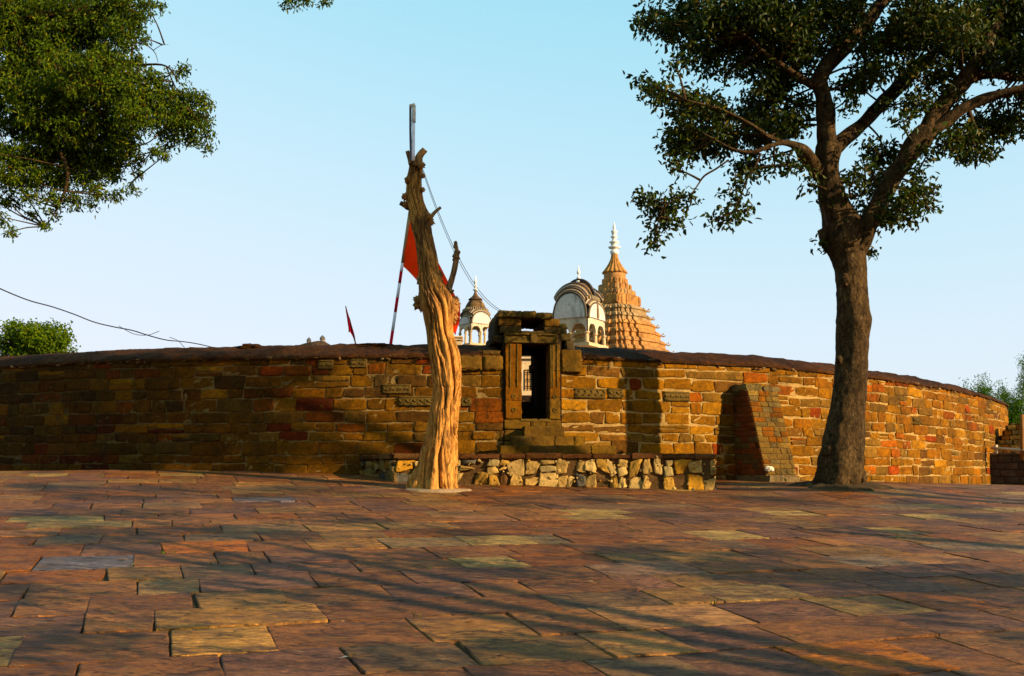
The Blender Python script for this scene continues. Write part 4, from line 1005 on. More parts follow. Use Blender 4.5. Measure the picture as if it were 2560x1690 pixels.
BL_L = [(60, 80, 150), (200, 60, 160), (400, 60, 160), (560, 80, 150), (700, 50, 110), (820, 25, 60), (895, 35, 34), (780, 150, 50), (800, 215, 22), (680, 180, 95), (500, 200, 140), (300, 220, 150), (100, 250, 150), (60, 420, 140), (250, 400, 150), (430, 400, 150), (590, 330, 100), (690, 400, 80), (770, 315, 40), (560, 500, 150), (720, 520, 120), (380, 560, 150), (180, 560, 130), (820, 440, 70), (890, 460, 70), (860, 560, 85), (950, 560, 80), (1010, 400, 40), (970, 400, 22), (1050, 540, 70), (1120, 560, 60), (1150, 650, 50), (1050, 660, 85), (940, 680, 85), (1150, 740, 46), (1080, 780, 62), (960, 790, 60), (860, 830, 44), (1165, 815, 24), (925, 870, 18),
        (760, 650, 105), (620, 680, 125), (460, 720, 130), (300, 720, 130), (150, 700, 120), (40, 680, 60), (700, 800, 90), (560, 830, 115), (400, 860, 115), (250, 860, 105), (120, 880, 100), (30, 860, 60), (770, 900, 40), (770, 970, 24), (640, 930, 80), (500, 960, 95), (350, 1000, 85), (200, 1000, 80), (60, 1000, 80), (560, 1080, 48), (650, 1090, 40), (720, 1045, 34), (430, 1120, 50), (520, 1150, 28), (300, 1120, 52), (180, 1100, 48), (290, 1195, 36), (255, 1265, 16), (50, 1120, 55), (30, 1220, 42), (55, 1300, 22), (180, 1195, 24),
        (-120, 100, 160), (-150, 350, 160), (-120, 600, 150), (-100, 850, 120), (-90, 1050, 90), (1640, 5, 30), (1720, -10, 26), (1600, 18, 16), (1690, -20, 40), (1820, 6, 12)]
L_L = [((.085, .145, .008), 4), ((.13, .18, .010), 3), ((.045, .08, .006), 4), ((.20, .21, .015), 1), ((.10, .055, .012), .5), ((.02, .04, .005), 2)]
ml = M(); mt = M(); LIMBL = np.concatenate(LIMBL)
for (x, y, r) in BL_L:
    rr = r*kl; dd = RS.normal(0, .3)
    for d_, dens in ([(dd, 1.0), (dd+.9, .8)] if r > 70 else [(dd*.6, 1.0)]):
        c = lp(x, y, d_); n = max(4, int(50*(r/100)**2*dens)); pts_ = sphere_pts(c, (rr*1.03, rr*1.6, rr), n)
        leaf_batch(ml, pts_, .062, .024, L_L, per=17, spread=.042, droop=.7)
        attach(c, LIMBL, .008)
        for q in pts_[:max(2, n//9)]:
            tube(mt, [c, (c+q)/2+RS.normal(0, .02, 3), q], [.007, .005, .002], n=5, seg=4, col=BK, cap=False)
m.add(np.concatenate(mt.v), mt.f, BK)
m.build('trunk', m_bark, lt, smooth=True); ml.build('crown', m_leaf2, lt)

# trees standing behind and beside the camera: their shade falls on plaza and wall
def shade_tree(x, y, h, blobs, label):
    t_ = thing('shade_tree', label, 'tree', (x, y, G(x, y))); m = M()
    tube(m, [(x, y, -.2), (x+.1, y, h*.35), (x-.1, y+.1, h*.7), (x, y, h)], [.4, .3, .22, .1], n=20, seg=14, col=BK, wob=.2)
    for b_ in blobs[:3]: tube(m, [(x, y, h*.5), ((x+b_[0])/2, (y+b_[1])/2, (h*.5+b_[2])/2+.3), b_[:3]], [.14, .09, .04], n=8, seg=7, col=BK, wob=.2)
    m.build('trunk', m_bark, t_, smooth=True); ml = M()
    for b_ in blobs: leaf_batch(ml, sphere_pts(b_[:3], (b_[3]*1.25, b_[3]*1.25, b_[3]*.45), int(66*b_[3]**2)+3), .15, .08, L_R, per=9, spread=.14)
    ml.build('crown', m_leaf, t_)
SUNV = np.array(S)
def casters(lst):
    """leaf masses standing toward the sun from the dappled patches of the plaza, all outside the view"""
    out = []
    for px, py, r in lst:
        T = gpix(px, py) if py > 0 else PW(np.array(s_px(px)), np.array(-py), np.array(0.)); L = 9.0
        while True:
            B = T+SUNV*L
            if B[0] > .60*max(B[1], 0)+r+1.2 and B[2] > 3.4: break
            if py < 0 and B[2] > 1.6+.4986*B[1]+r*1.1+1.5: break
            L += .5
        B = T+SUNV*(L+RS.uniform(0, 3)); out.append((B[0], B[1], B[2], r))
    return out
shade_tree(16.0, 5.0, 6.5, casters([(2150, 1440, .55), (2300, 1462, .5), (1950, 1430, .5), (1700, 1420, .45), (1500, 1385, .4), (2450, 1450, .6), (1650, 1375, .3), (1900, 1390, .35), (2250, 1500, .4), (1100, 1330, .4), (900, 1300, .4), (1250, 1420, .4), (1000, 1395, .4),
    (1900, 1248, .5), (1500, 1250, .4), (2300, 1262, .5), (1700, 1290, .4), (2200, 1330, .35), (2400, 1290, .4), (1300, 1262, .3)]), 'tree standing to the right of the camera and shading the plaza')
shade_tree(13.0, -1.5, 6.5, casters([(300, 1332, .45), (150, 1345, .4), (500, 1322, .4), (700, 1335, .4), (600, 1405, .4), (120, 1218, .6), (400, 1222, .5), (250, 1242, .5), (620, 1238, .4), (150, 1290, .5), (700, 1225, .4), (350, 1285, .4), (850, 1232, .3),
    (250, 1570, .28), (60, 1620, .25), (700, 1480, .25), (1350, 1610, .25), (1050, 1640, .2), (2420, 1570, .3), (60, 1480, .3), (450, 1455, .25)]), 'tree standing behind the camera and shading the near slabs')
WALLSH = []
for px in range(-80, 760, 70):
    for z in (1.9, 2.6, 3.3, 3.9):
        if px > 300 and z > 3 and RS.rand() < .6: continue
        WALLSH.append((px+RS.uniform(-30, 30), -(z+RS.uniform(-.3, .3)), RS.uniform(.38, .6)))
shade_tree(17.5, 12.0, 8.0, casters(WALLSH), 'tall tree beyond the right edge whose crown shades the left wall')

# ------------------------------------------------------------------ trees beyond
def far_tree(name, label, c, r, n, cols, per, ll, lw, cat='tree', group=None, stems=None, mtl=None, base=None):
    base = base or (c[0], c[1], 1.2)
    t_ = thing(name, label, cat, base, group); m = M()
    tube(m, [base, ((base[0]+c[0])/2+.2, c[1], (base[2]+c[2])/2), c], [.3, .22, .08], n=12, seg=10, col=BK, wob=.2)
    ml = M()
    lob = sphere_pts(c, np.array(r)*.68, n, .2)
    for q in lob:
        rr = min(r)*RS.uniform(.28, .45)
        leaf_batch(ml, sphere_pts(q, (rr, rr, rr*.85), 16, .5), ll, lw, cols, per=per, spread=rr*.25, droop=.3)
        tube(m, [c, (np.array(c)+q)/2, q], [.06, .04, .02], n=5, seg=5, col=BK, cap=False)
    m.build('trunk', m_bark, t_, smooth=True); ml.build('crown', mtl or m_leaf2, t_)
c = at(84, 856, 58); L_B = [((.10, .17, .010), 4), ((.14, .21, .015), 3), ((.05, .10, .008), 3), ((.20, .22, .02), 1)]
far_tree('bushy_tree', 'rounded bright green tree top showing above the left end of the wall', tuple(c), (3.0, 2.4, 1.65), 80, L_B, 9, .20, .10)
def feathery(px0, px1, ytop, Y, n, label):
    c0 = at((px0+px1)/2, 1150, Y); t_ = thing('feathery_tree', label, 'tree', (float(c0[0]), Y, 1.0), 'feathery green trees beyond the right end of the wall')
    m = M(); ml = M(); W = (px1-px0)/F*Y
    for k in range(n):
        x = c0[0]+RS.uniform(-.5, .5)*W; y = Y+RS.uniform(-1, 1); H = at(0, ytop, Y)[2]-1.0; h = H*RS.uniform(.55, 1.0); lean = RS.normal(0, .08)
        pts_ = [np.array([x+lean*h*q*q, y, 1.0+h*q]) for q in np.linspace(0, 1, 6)]
        tube(m, pts_, [.05, .045, .04, .03, .02, .006], n=12, seg=6, col=(.14, .13, .05), cap=False)
        for q in np.linspace(.25, 1.0, 14):
            p = np.array([x+lean*h*q*q, y, 1.0+h*q]); sp_ = .9*(1.1-q)+.06
            cs = p+RS.normal(0, 1, (7, 3))*np.array([sp_*.55, sp_*.5, .22])
            leaf_batch(ml, cs, .15, .03, [((.09, .19, .02), 2), ((.13, .23, .03), 2), ((.05, .11, .015), 1)], per=16, spread=.11, droop=.2)
    m.build('trunk', m_bark, t_, smooth=True); ml.build('crown', m_leaf2, t_)
feathery(2425, 2510, 930, 42, 9, 'shorter feathery green tree just beyond the right end of the wall')
feathery(2495, 2640, 905, 47, 13, 'taller feathery green tree at the right edge of the picture')

# ------------------------------------------------------------------ temple group in the courtyard
props(grid_mesh('courtyard_ground', np.arange(-24, 21, 3.0), np.arange(18, 60, 3.0), lambda x, y: (2.3 if inside(x, y) and inside(x*1.12, y-1.9 if y < 37 else y+1.9) else 0.9), m_terrain), kind='structure')
tY = 38.0
tp = lambda px, py: at(px, py, tY)
tw = thing('temple_tower', 'tall stepped orange sandstone temple tower topped by white finial', 'temple', (float(tp(1540, 900)[0]), tY, 2.3))
tx0 = float(tp(1540, 900)[0]); q4 = 1/4.357/F*tY
def zc(cy): return float(at(1540, 540+cy/4.357, tY)[2])
def redent(R, steps=3, dep=.06):
    """redented square, corner towards the camera; R half diagonal"""
    a = R/math.sqrt(2); pts = []
    base = []
    # side from (-a,-a) to (a,-a), with centre projections
    fr = [(-1.0, 0)]
    levels = np.linspace(0, 1, steps+2)[1:-1]
    left = []
    prev = 0
    for i, l in enumerate(levels):
        x = -1+l*.85
        left.append((x, prev)); prev = dep*(i+1); left.append((x, prev))
    side = [(-1, 0)]+left+[(-x, d) for x, d in reversed(left)]
    for k in range(4):
        ang = k*math.pi/2+math.pi/4
        for (x, d) in side:
            X, Y = x*a, -(a*(1-dep*steps*.6)+d*a)
            if x == -1: X, Y = -a*(1-dep*steps*.6), -a*(1-dep*steps*.6)
            pts.append((X*math.cos(ang)-Y*math.sin(ang), X*math.sin(ang)+Y*math.cos(ang)))
    return pts
def prism(m, c, levels, col):
    """levels: list of (z, R, steps, dep)"""
    n = None; V = []
    for (z, R, st, dp) in levels:
        p = redent(R, st, dp); n = len(p); V += [[c[0]+x, c[1]+y, z] for x, y in p]
    f = [(i*n+j, i*n+(j+1) % n, (i+1)*n+(j+1) % n, (i+1)*n+j) for i in range(len(levels)-1) for j in range(n)]
    f.append(tuple(range(n-1, -1, -1))); f.append(tuple((len(levels)-1)*n+j for j in range(n)))
    m.add(V, f, col)
TC = [((.54, .265, .090), 4), ((.60, .30, .10), 3), ((.46, .235, .085), 3), ((.42, .28, .13), 2.0)]
cxy = (tx0, tY)
# eave tiers
bounds = [(1000, 372), (1085, 428), (1172, 484), (1262, 542), (1362, 606), (1455, 668), (1550, 730), (1650, 800)]
m = M()
for i in range(len(bounds)-1):
    (y0, w0), (y1, w1) = bounds[i], bounds[i+1]; zt, zb = zc(y0), zc(y1)
    R0, R1 = w0*q4, w1*q4; h = zt-zb
    prism(m, cxy, [(zb-.02, R1*.955-.06, 3, .07), (zb+h*.46, R1*.955-.06, 3, .07), (zb+h*.42, R1*.955-.02, 3, .07), (zb+h*.49, R1*.955+.0, 3, .07), (zb+h*.80, R1*.955-.11, 3, .07), (zt+.001*i, R0*.955-.07, 3, .07)], pick(TC, 1, .08))
# little upturned corner leaves on every eave
for i in range(len(bounds)-1):
    (y0, w0), (y1, w1) = bounds[i], bounds[i+1]; z = zc(y1)+(zc(y0)-zc(y1))*.5; R = w1*q4*.955
    for a in range(4):
        an = a*math.pi/2; d = np.array([math.cos(an), math.sin(an), 0]); p = np.array([tx0, tY, z])+d*(R*.93)
        tube(m, [p-d*.1, p+d*.0+[0, 0, .0], p+d*.03+[0, 0, .06]], [.028, .02, .006], n=6, seg=6, col=(.45, .27, .10))
    for side in range(4):     # small bosses along each eave
        a0 = side*math.pi/2-math.pi/2; a1 = a0+math.pi/2
        for f_ in np.linspace(.1, .9, 6):
            d = np.array([math.cos(a0), math.sin(a0), 0])*(1-f_)+np.array([math.cos(a1), math.sin(a1), 0])*f_
            p = np.array([tx0, tY, z+.04])+d*R*.99; tube(m, [p, p+[0, 0, .06]], [.035, .01], n=3, seg=5, col=(.42, .26, .1))
m.build('eave_tiers', m_temple, tw)
# upper stepped strips
m = M()
ups = [(690, 752, 165), (752, 822, 205), (822, 882, 262), (882, 1000, 318)]
for i, (y0, y1, w_) in enumerate(ups):
    R = w_*q4; zt, zb = zc(y0), zc(y1)
    prism(m, cxy, [(zb-.02, R*.94, 3, .045), (zt, R*.94, 3, .045)], pick(TC, 1.05, .05))
    a = R*.94/math.sqrt(2)
    for side in range(4):   # staggered pilaster strips standing on the tier
        ang = side*math.pi/2+math.pi/4; ca, sa = math.cos(ang), math.sin(ang)
        P = lambda u, v, d, ca=ca, sa=sa, a=a: np.stack([tx0+u*ca-(-(a*.93+d))*sa, tY+u*sa+(-(a*.93+d))*ca, v+0*u], -1)
        n = 5+i
        for k in range(n):
            u = -a*.93+(k+.5)*2*a*.93/n; hw = a*.93/n*.82
            top_ = zt+(-.12+.16*(1-abs(2*k/(n-1)-1))+RS.uniform(-.05, .05))*(zt-zb)
            rough_box(m, P, u-hw, u+hw, zb+.01*k, top_, -.12, .02+.03*(k % 2)+.05*(1-abs(2*k/(n-1)-1)), pick(TC, 1.05, .08), r=.003, n=1, bev=.012)
m.build('stepped_strips', m_temple, tw)
m = M(); r0 = 122*q4; zt = zc(622); zb = zc(705)
lathe(m, (tx0, tY, 0), [(r0*.98, zb-.05), (r0, zb+.1), (r0, zt-.02), (r0*1.04, zt)], 32, (.54, .29, .11)); m.build('drum', m_temple, tw, auto=40)
m = M(); prof = []
for i in range(15):
    f_ = i/14; r = 122*(1-f_)**1.45+30*f_+6; prof.append((r*q4*.97, zt+(zc(425)-zt)*f_, .10+.08*(1-f_)))
prof.insert(0, (122*q4, zt-.03, .05))
lathe(m, (tx0, tY, 0), prof, 96, (.54, .27, .085), lobes=16); m.build('fluted_cone', m_temple, tw, smooth=True)
m = M()
fp = [(425, 30), (415, 44), (395, 50), (378, 46), (368, 26), (358, 30), (350, 62), (338, 66), (330, 40), (322, 26), (312, 42), (296, 36), (290, 55), (282, 56), (272, 30), (250, 22), (238, 30), (232, 40), (222, 38), (212, 20), (200, 26), (185, 30), (166, 36), (160, 34), (152, 10), (135, 18), (110, 14), (85, 7), (60, 1)]
lathe(m, (tx0, tY, 0), [(w_*q4, zc(y), .06 if 325 < y < 360 else 0) for y, w_ in fp], 32, lobes=16)
m.build('finial', m_white, tw, smooth=True)
# sanctum walls under the tower
CR = (.50, .33, .16)
m = M(); P0 = lambda u, v, d: np.stack([u+0*d, d+0*u, v+0*u], -1)
box(m, P0, tx0-2.6, tx0+2.9, .8, 5.6, 36.2, 41.0, (.45, .25, .08)); m.build('wall', m_temple, tw)

# pavilion builder -------------------------------------------------------
def arch_pts(w, h, n=15, cusp=0):
    out = []
    for i in range(n):
        t = i/(n-1); a = math.pi*(1-t)
        x = w*math.cos(a); z = h*(math.sin(a)**.8 if 0 < t < 1 else 0)
        if cusp: k = 1-.07*abs(math.sin(a*cusp)); x *= 1; z *= k if 0 < t < 1 else 1
        out.append((x, z))
    return out
def pavilion(name, label, c, W, zb, z_col, z_arch, z_dome, rot, fin, ncol, cat='pavilion', crest=True, cone=False, darkleft=False):
    """square domed kiosk: columns, arched walls with hoods, bulging dome, finial"""
    t_ = thing(name, label, cat, (c[0], c[1], zb)); a = W/2
    def SP_(side):
        ang = rot+side*math.pi/2; ca, sa = math.cos(ang), math.sin(ang)
        return lambda u, v, d: np.stack([c[0]+u*ca+(a+d)*sa, c[1]+u*sa-(a+d)*ca, v+0*u], -1)
    PLc = (.62, .50, .33)
    # base slab
    m = M(); P = lambda u, v, d: np.stack([c[0]+u*math.cos(rot)-d*math.sin(rot), c[1]+u*math.sin(rot)+d*math.cos(rot), v+0*u], -1)
    box(m, P, -a*1.08, a*1.08, zb-.08*W, zb, -a*1.08, a*1.08, (.60, .45, .25)); m.build('base_slab', m_plaster, t_)
    for side in range(4):
        Ps = SP_(side)
        # columns
        for k in range(ncol+1):
            if k == ncol: continue
            u = -a*.93+2*a*.93*k/ncol; m = M(); p = Ps(np.array(u), np.array(0.), np.array(-.05*W))
            h = z_col-zb; r = .045*W
            lathe(m, (p[0], p[1], zb), [(r*1.4, 0), (r*1.4, h*.10), (r, h*.14), (r*1.05, h*.5), (r*.85, h*.8), (r*1.5, h*.92), (r*1.5, h*1.02)], 12, (.60, .43, .22)); m.build('column', m_plaster, t_, auto=40)
        # spandrel wall with arched openings
        m = M(); n = 13; wv = 2*a*.93/ncol; zt = z_arch
        for k in range(ncol):
            u0 = -a*.93+wv*k; uc = u0+wv/2; ap = arch_pts(wv*.5-.045*W*.8, (z_arch-z_col)*.62, n, 3); zs_ = z_col
            bot = [(uc+x, zs_+z) for x, z in ap]; bot = [(u0, zs_)]+bot+[(u0+wv, zs_)]
            N_ = len(bot)
            for dd in (-.085*W, -.01*W):
                pass
            U = np.array([b_[0] for b_ in bot]); Z = np.array([b_[1] for b_ in bot]); T = np.full(N_, zt)
            V = np.concatenate([Ps(U, Z, np.full(N_, -.012*W)), Ps(U, T, np.full(N_, -.012*W)), Ps(U, Z, np.full(N_, -.09*W)), Ps(U, T, np.full(N_, -.09*W))])
            f = []
            for i in range(N_-1):
                f.append((i, i+1, N_+i+1, N_+i)); f.append((2*N_+i+1, 2*N_+i, 3*N_+i, 3*N_+i+1)); f.append((i+1, i, 2*N_+i, 2*N_+i+1)); f.append((N_+i, N_+i+1, 3*N_+i+1, 3*N_+i))
            m.add(V, f, PLc)
        sp_o = m.build('arcade_wall', m_plaster, t_)
        # tympanum above, filled lunette
        hA = (z_dome-z_arch)*(.58 if side % 2 == 0 else .34)*(1.0 if crest else .62)
        ap = arch_pts(a*.84, hA+(z_arch-z_col)*.1, 21)
        m = M(); U = np.array([p[0] for p in ap]); Z = z_arch-.01+np.array([p[1] for p in ap]); n_ = len(ap)
        V = np.concatenate([Ps(U, Z, np.full(n_, .022*W)), Ps(U, np.full(n_, z_arch-.02), np.full(n_, .022*W))])
        f = [(n_+i, n_+i+1, i+1, i) for i in range(n_-1)]; m.add(V, f, (.66, .60, .52)); m.build('lunette', m_plaster, t_)
        # concentric hood mouldings
        m = M()
        for k, (ex, th_, col, out) in enumerate(((1.0, .024, (.50, .42, .30), .0), (1.09, .026, (.10, .08, .06), .0), (1.18, .028, (.46, .33, .17), -.015), (1.28, .024, (.12, .09, .07), -.04), (1.38, .028, (.42, .33, .22), -.08), (1.50, .022, (.12, .09, .07), -.15))):
            pp = [Ps(np.array(x*ex*.97), np.array(z_arch-.04*W+z*ex), np.array((.0+out)*W)) for x, z in arch_pts(a*.86, hA+.06*W, 21)]
            if ex > 1.15: pp = pp[4:-4]
            tube(m, pp, [th_*W]*len(pp), n=40, seg=8, col=col)
        m.build('hood_moulding', m_plaster, t_, smooth=True)
    # dome: superellipse plan, ribbed
    m = M(); nn = 96; H = z_dome-z_arch+.12*W; ring = 22; V = []; cols = []
    for i in range(ring+1):
        f_ = i/ring; zz = z_arch-.12*W+H*f_
        k = .985*math.sqrt(max(0, 1-(f_**(3.3 if crest else 2.7))))*(1+(.0 if crest else .06)*math.sin(min(1, f_*1.6)*math.pi)) if f_ < 1 else 0
        for j in range(nn):
            an = 2*math.pi*j/nn; e = 3.6-1.5*f_; rr = a*.97/((abs(math.cos(an))**e+abs(math.sin(an))**e)**(1/e))
            rr *= k*(1+.018*math.cos(j*math.pi/2)); V.append([c[0]+rr*math.cos(an+rot), c[1]+rr*math.sin(an+rot), zz])
            st = .5+.5*math.sin(f_*34)
            cols.append(np.array((.27, .17, .08))*(.8+.35*st))
    f = [(i*nn+j, i*nn+(j+1) % nn, (i+1)*nn+(j+1) % nn, (i+1)*nn+j) for i in range(ring) for j in range(nn)]
    m.add(V, f, np.array(cols)); dm = m.build('dome', m_dome, t_, smooth=True)
    # collar of petals round the dome
    m = M()
    for j in range(36):
        an = 2*math.pi*j/36; rr = a*1.03/((abs(math.cos(an))**2.6+abs(math.sin(an))**2.6)**(1/2.6)); zz = z_arch+H*.40
        d = np.array([math.cos(an+rot), math.sin(an+rot), 0]); p = np.array([c[0], c[1], zz])+d*rr*.93
        tube(m, [p, p+[0, 0, .09*W], p-d*.06*W+[0, 0, .16*W]], [.03*W, .028*W, .008*W], n=6, seg=6, col=(.46, .36, .22))
    m.build('petal_band', m_dome, dm, smooth=True)
    if crest:
        m = M(); nC = 34
        for k in range(nC):
            f_ = (k+.5)/nC; an = math.pi*f_; R_ = a*1.02
            x = -math.cos(an)*R_*1.0; z = z_arch+H*.02+math.sin(an)**.85*(z_dome-z_arch+.03)
            P = lambda u, v, d: np.stack([c[0]+u*math.cos(rot)-d*math.sin(rot), c[1]+u*math.sin(rot)+d*math.cos(rot), v+0*u], -1)
            box(m, P, x-.032*W, x+.032*W, z-.07*W, z+.045*W, -.05*W, .05*W, (.13, .11, .10))
        m.build('crest', m_dome, dm)
        m = M(); pp = []
        for k in range(30):
            an = math.pi*k/29; pp.append(P(np.array(-math.cos(an)*a*1.01), np.array(z_arch+math.sin(an)**.85*(z_dome-z_arch-.03)), np.array(0.)))
        tube(m, pp, [.05*W]*30, n=60, seg=8, col=(.42, .28, .13)); m.build('ridge', m_dome, dm, smooth=True)
    zt = z_dome
    if cone:
        m = M(); lathe(m, (c[0], c[1], zt-.03), [(W*.30, -.06*W), (W*.27, -.02*W), (W*.13, .09*W), (W*.07, .2*W), (W*.03, .33*W), (W*.02, .36*W)], 24, (.25, .15, .08)); m.build('cap_cone', m_dome, dm, auto=40); zt += .30*W
    m = M(); s = fin
    lathe(m, (c[0], c[1], zt-.05*s), [(.10*s, 0), (.16*s, .06*s), (.17*s, .12*s), (.05*s, .18*s), (.06*s, .22*s), (.12*s, .28*s), (.12*s, .33*s), (.04*s, .38*s), (.03*s, .46*s), (.05*s, .5*s), (.10*s, .58*s), (.11*s, .66*s), (.05*s, .72*s), (.05*s, .78*s), (.03*s, .9*s), (.004*s, 1.05*s)], 16)
    m.build('finial', m_white, t_, smooth=True)
    return t_
pY = 34.0
def zp(py, Y=pY, px=1450): return float(at(px, py, Y)[2])
pc = at(1448, 860, pY)
pavilion('domed_pavilion', 'large domed pavilion with crested curved roof and grey lunettes beside the orange tower', (float(pc[0]), pY), 1.38, zp(864), zp(838), zp(800), zp(706), math.radians(-31), .62, 2, crest=True)
m = M(); 
cY = 33.0; cc = at(1188, 860, cY)
pavilion('small_domed_kiosk', 'small domed kiosk on slender columns between dead tree and gateway', (float(cc[0]), cY), .82, zp(862, cY, 1188), zp(832, cY, 1188), zp(811, cY, 1188), zp(744, cY, 1188), math.radians(32), .52, 2, crest=False, cone=True)
# cream hall below the pavilions, seen through the doorway
hall = thing('temple_hall', 'sunlit cream temple hall with barred arched window seen through the doorway', 'temple hall', (1.2, 33.0, 2.3))
hy = 32.2
m = M(); box(m, P0, -2.6, 4.2, .8, 4.15, hy, 36.0, (.02, .012, .008)); m.build('plinth', m_temple, hall)  # plinth near black: courtyard shade put into the colour
m = M()
aw0, aw1, az0, azt = .42, .92, 4.32, 5.0
box(m, P0, -2.6, aw0, 4.15, 5.51, hy+.1, hy+.4, (.72, .52, .28)); box(m, P0, aw1, 4.2, 4.15, 5.51, hy+.1, hy+.4, (.72, .52, .28))
box(m, P0, aw0, aw1, 5.0, 5.51, hy+.1, hy+.4, (.72, .52, .28)); box(m, P0, aw0, aw1, 4.15, az0, hy+.1, hy+.4, (.72, .52, .28))
box(m, P0, -2.6, 4.2, 5.35, 5.43, hy-.0, hy+.1, (.75, .58, .35)); 
m.build('wall', m_plaster, hall)
m = M(); box(m, P0, -2.6, 4.2, 5.50, 5.56, hy-.12, 36.0, (.6, .45, .25)); m.build('roof', m_plaster, hall)
m = M(); box(m, P0, aw0-.2, aw1+.2, az0-.1, azt+.1, hy+.155, hy+.2, (.85, .48, .16)); m.build('inner_wall', m_plaster, hall)
m = M()
for k in range(6):
    u = aw0+(aw1-aw0)*(k+.0)/5; tube(m, [(u, hy+.08, az0), (u, hy+.08, azt)], [.012, .012], n=3, seg=6)
for z in (4.45, 4.68, 4.9): tube(m, [(aw0, hy+.08, z), (aw1, hy+.08, z)], [.012, .012], n=3, seg=6)
m.build('window_grille', m_iron, hall)
m = M()
for k in range(9):
    arc = [(-.9+k*.42+.16*math.cos(a), hy+.06, 5.45+.2*math.sin(a)) for a in np.linspace(0, math.pi, 9)]; tube(m, arc, [.03]*9, n=18, seg=6, col=(.6, .42, .24))
m.build('scroll_frieze', m_plaster, hall, smooth=True)

# ------------------------------------------------------------------ flags
fY = 22.6
fl = thing('red_flag', 'big bright red pennant on a leaning red and white pole behind the dead tree', 'flag', tuple(at(975, 870, fY)))
m = M(); pa = at(966, 935, fY); pb = at(1026, 520, fY)
def pl_(f_): return pa+(pb-pa)*f_
ys_ = [935, 829, 783, 746, 711, 681, 660, 520]; fs = [(935-y)/415 for y in ys_]
cw = [(.5, .01, .02), (.72, .72, .72), (.5, .01, .02), (.72, .72, .72), (.5, .01, .02), (.72, .72, .72), (.3, .2, .1)]
for i in range(7): tube(m, [pl_(fs[i]), pl_(fs[i+1])], [.036, .036], n=3, seg=10, col=cw[i])
m.build('pole', m_paint, fl, smooth=True)
m = M(); n1, n2 = 46, 26; V = []
A0, A1 = at(1023, 545, fY), at(1003, 662, fY)      # hoist
# free tip hangs down to the right
for i in range(n1+1):
    f_ = i/n1
    upx = 1023+(1153-1023)*f_**.9; upy = 548+(764-548)*(f_**1.05)
    lox = 1003+(1141-1003)*f_; loy = 662+(838-662)*f_**1.15
    for j in range(n2+1):
        g = j/n2; px = upx*(1-g)+lox*g; py = upy*(1-g)+loy*g
        dp = .16*math.sin(f_*9+g*2.5)*f_+.10*math.sin(g*7+f_*4)*(.3+f_)
        V.append(at(px+2*math.sin(g*6+f_*5), py, fY+dp))
f = [(i*(n2+1)+j, (i+1)*(n2+1)+j, (i+1)*(n2+1)+j+1, i*(n2+1)+j+1) for i in range(n1) for j in range(n2)]
m.add(V, f); m.build('cloth', m_flag, fl, smooth=True)
sY = 26.0
sf = thing('faded_flag', 'narrow faded red flag drooping above the wall left of the dead tree', 'flag', tuple(at(890, 880, sY)))
m = M(); tube(m, [at(898, 905, sY), at(889, 860, sY), at(864, 765, sY)], [.02, .018, .012], n=10, seg=6, col=(.16, .12, .13)); m.build('pole', m_paint, sf, smooth=True)
m = M(); V = []
prof = [(765, 863, 865), (780, 865, 869), (800, 868, 876), (815, 870, 880), (828, 874, 884), (840, 881, 887), (852, 886, 889), (858, 888, 890)]
for y, a_, b_ in prof:
    for g in np.linspace(0, 1, 7): V.append(at(a_+(b_-a_)*g, y, sY-.05+.07*math.sin(g*7+y*.05)))
m.add(V, [(i*7+j, (i+1)*7+j, (i+1)*7+j+1, i*7+j+1) for i in range(len(prof)-1) for j in range(6)])
V = []
for y, a_, b_ in [(806, 870, 874), (820, 871, 875), (831, 871.5, 874)]:
    for g in (0, .5, 1): V.append(at(a_+(b_-a_)*g, y, sY-.09))
m.add(V, [(i*3+j, (i+1)*3+j, (i+1)*3+j+1, i*3+j+1) for i in range(2) for j in range(2)]); m.build('cloth', m_dull, sf, smooth=True)

# ------------------------------------------------------------------ small roof knobs seen over the wall
rY = 30.0
rk = thing('shrine_roof', 'low shrine roof ridge with two knobs peeping over the wall', 'roof', tuple(at(795, 880, rY)))
m = M(); pr = [at(745, 868, rY), at(768, 861, rY), at(800, 855, rY), at(818, 858, rY), at(832, 866, rY), at(832, 900, rY), at(745, 900, rY)]
V = [p+[0, -.3, 0] for p in pr]+[p+[0, .8, 0] for p in pr]; k = len(pr)
m.add(V, [tuple(range(k-1, -1, -1)), tuple(range(k, 2*k))]+[(i, (i+1) % k, k+(i+1) % k, k+i) for i in range(k)], (.22, .15, .09)); m.build('roof_slab', m_gate, rk)
for (px, py, r) in ((772, 858, .07), (806, 853, .085)):
    m = M(); q = at(px, py, rY); lathe(m, tuple(q), [(r*1.3, -.08), (r*1.2, 0), (r*.8, .02), (r*1.05, .06), (r*.9, .12), (r*.45, .15), (r*.2, .18)], 16, (.40, .32, .24), ); m.build('knob', m_rubble, rk, smooth=True)
# block seen just right of the dead tree behind the wall
m = M(); q = at(1143, 858, 32); Pq = frame_from((q[0], q[1], 0), (1, 0), (0, -1)); rough_box(m, Pq, -.22, .14, 2.5, float(at(1143, 846, 32)[2]), -.4, 0, (.55, .38, .2), r=.006, n=3)
for z in (0, .1): rough_box(m, Pq, -.26, .18, float(at(1143, 850, 32)[2])-.02+z*.9, float(at(1143, 850, 32)[2])+.04+z*.9, -.45, .04, (.6, .42, .22), r=.004, n=3)
props(m.build('stone_pedestal', m_plaster, auto=40), 'small cream stepped pedestal just right of the dead tree trunk behind the wall', 'pedestal')
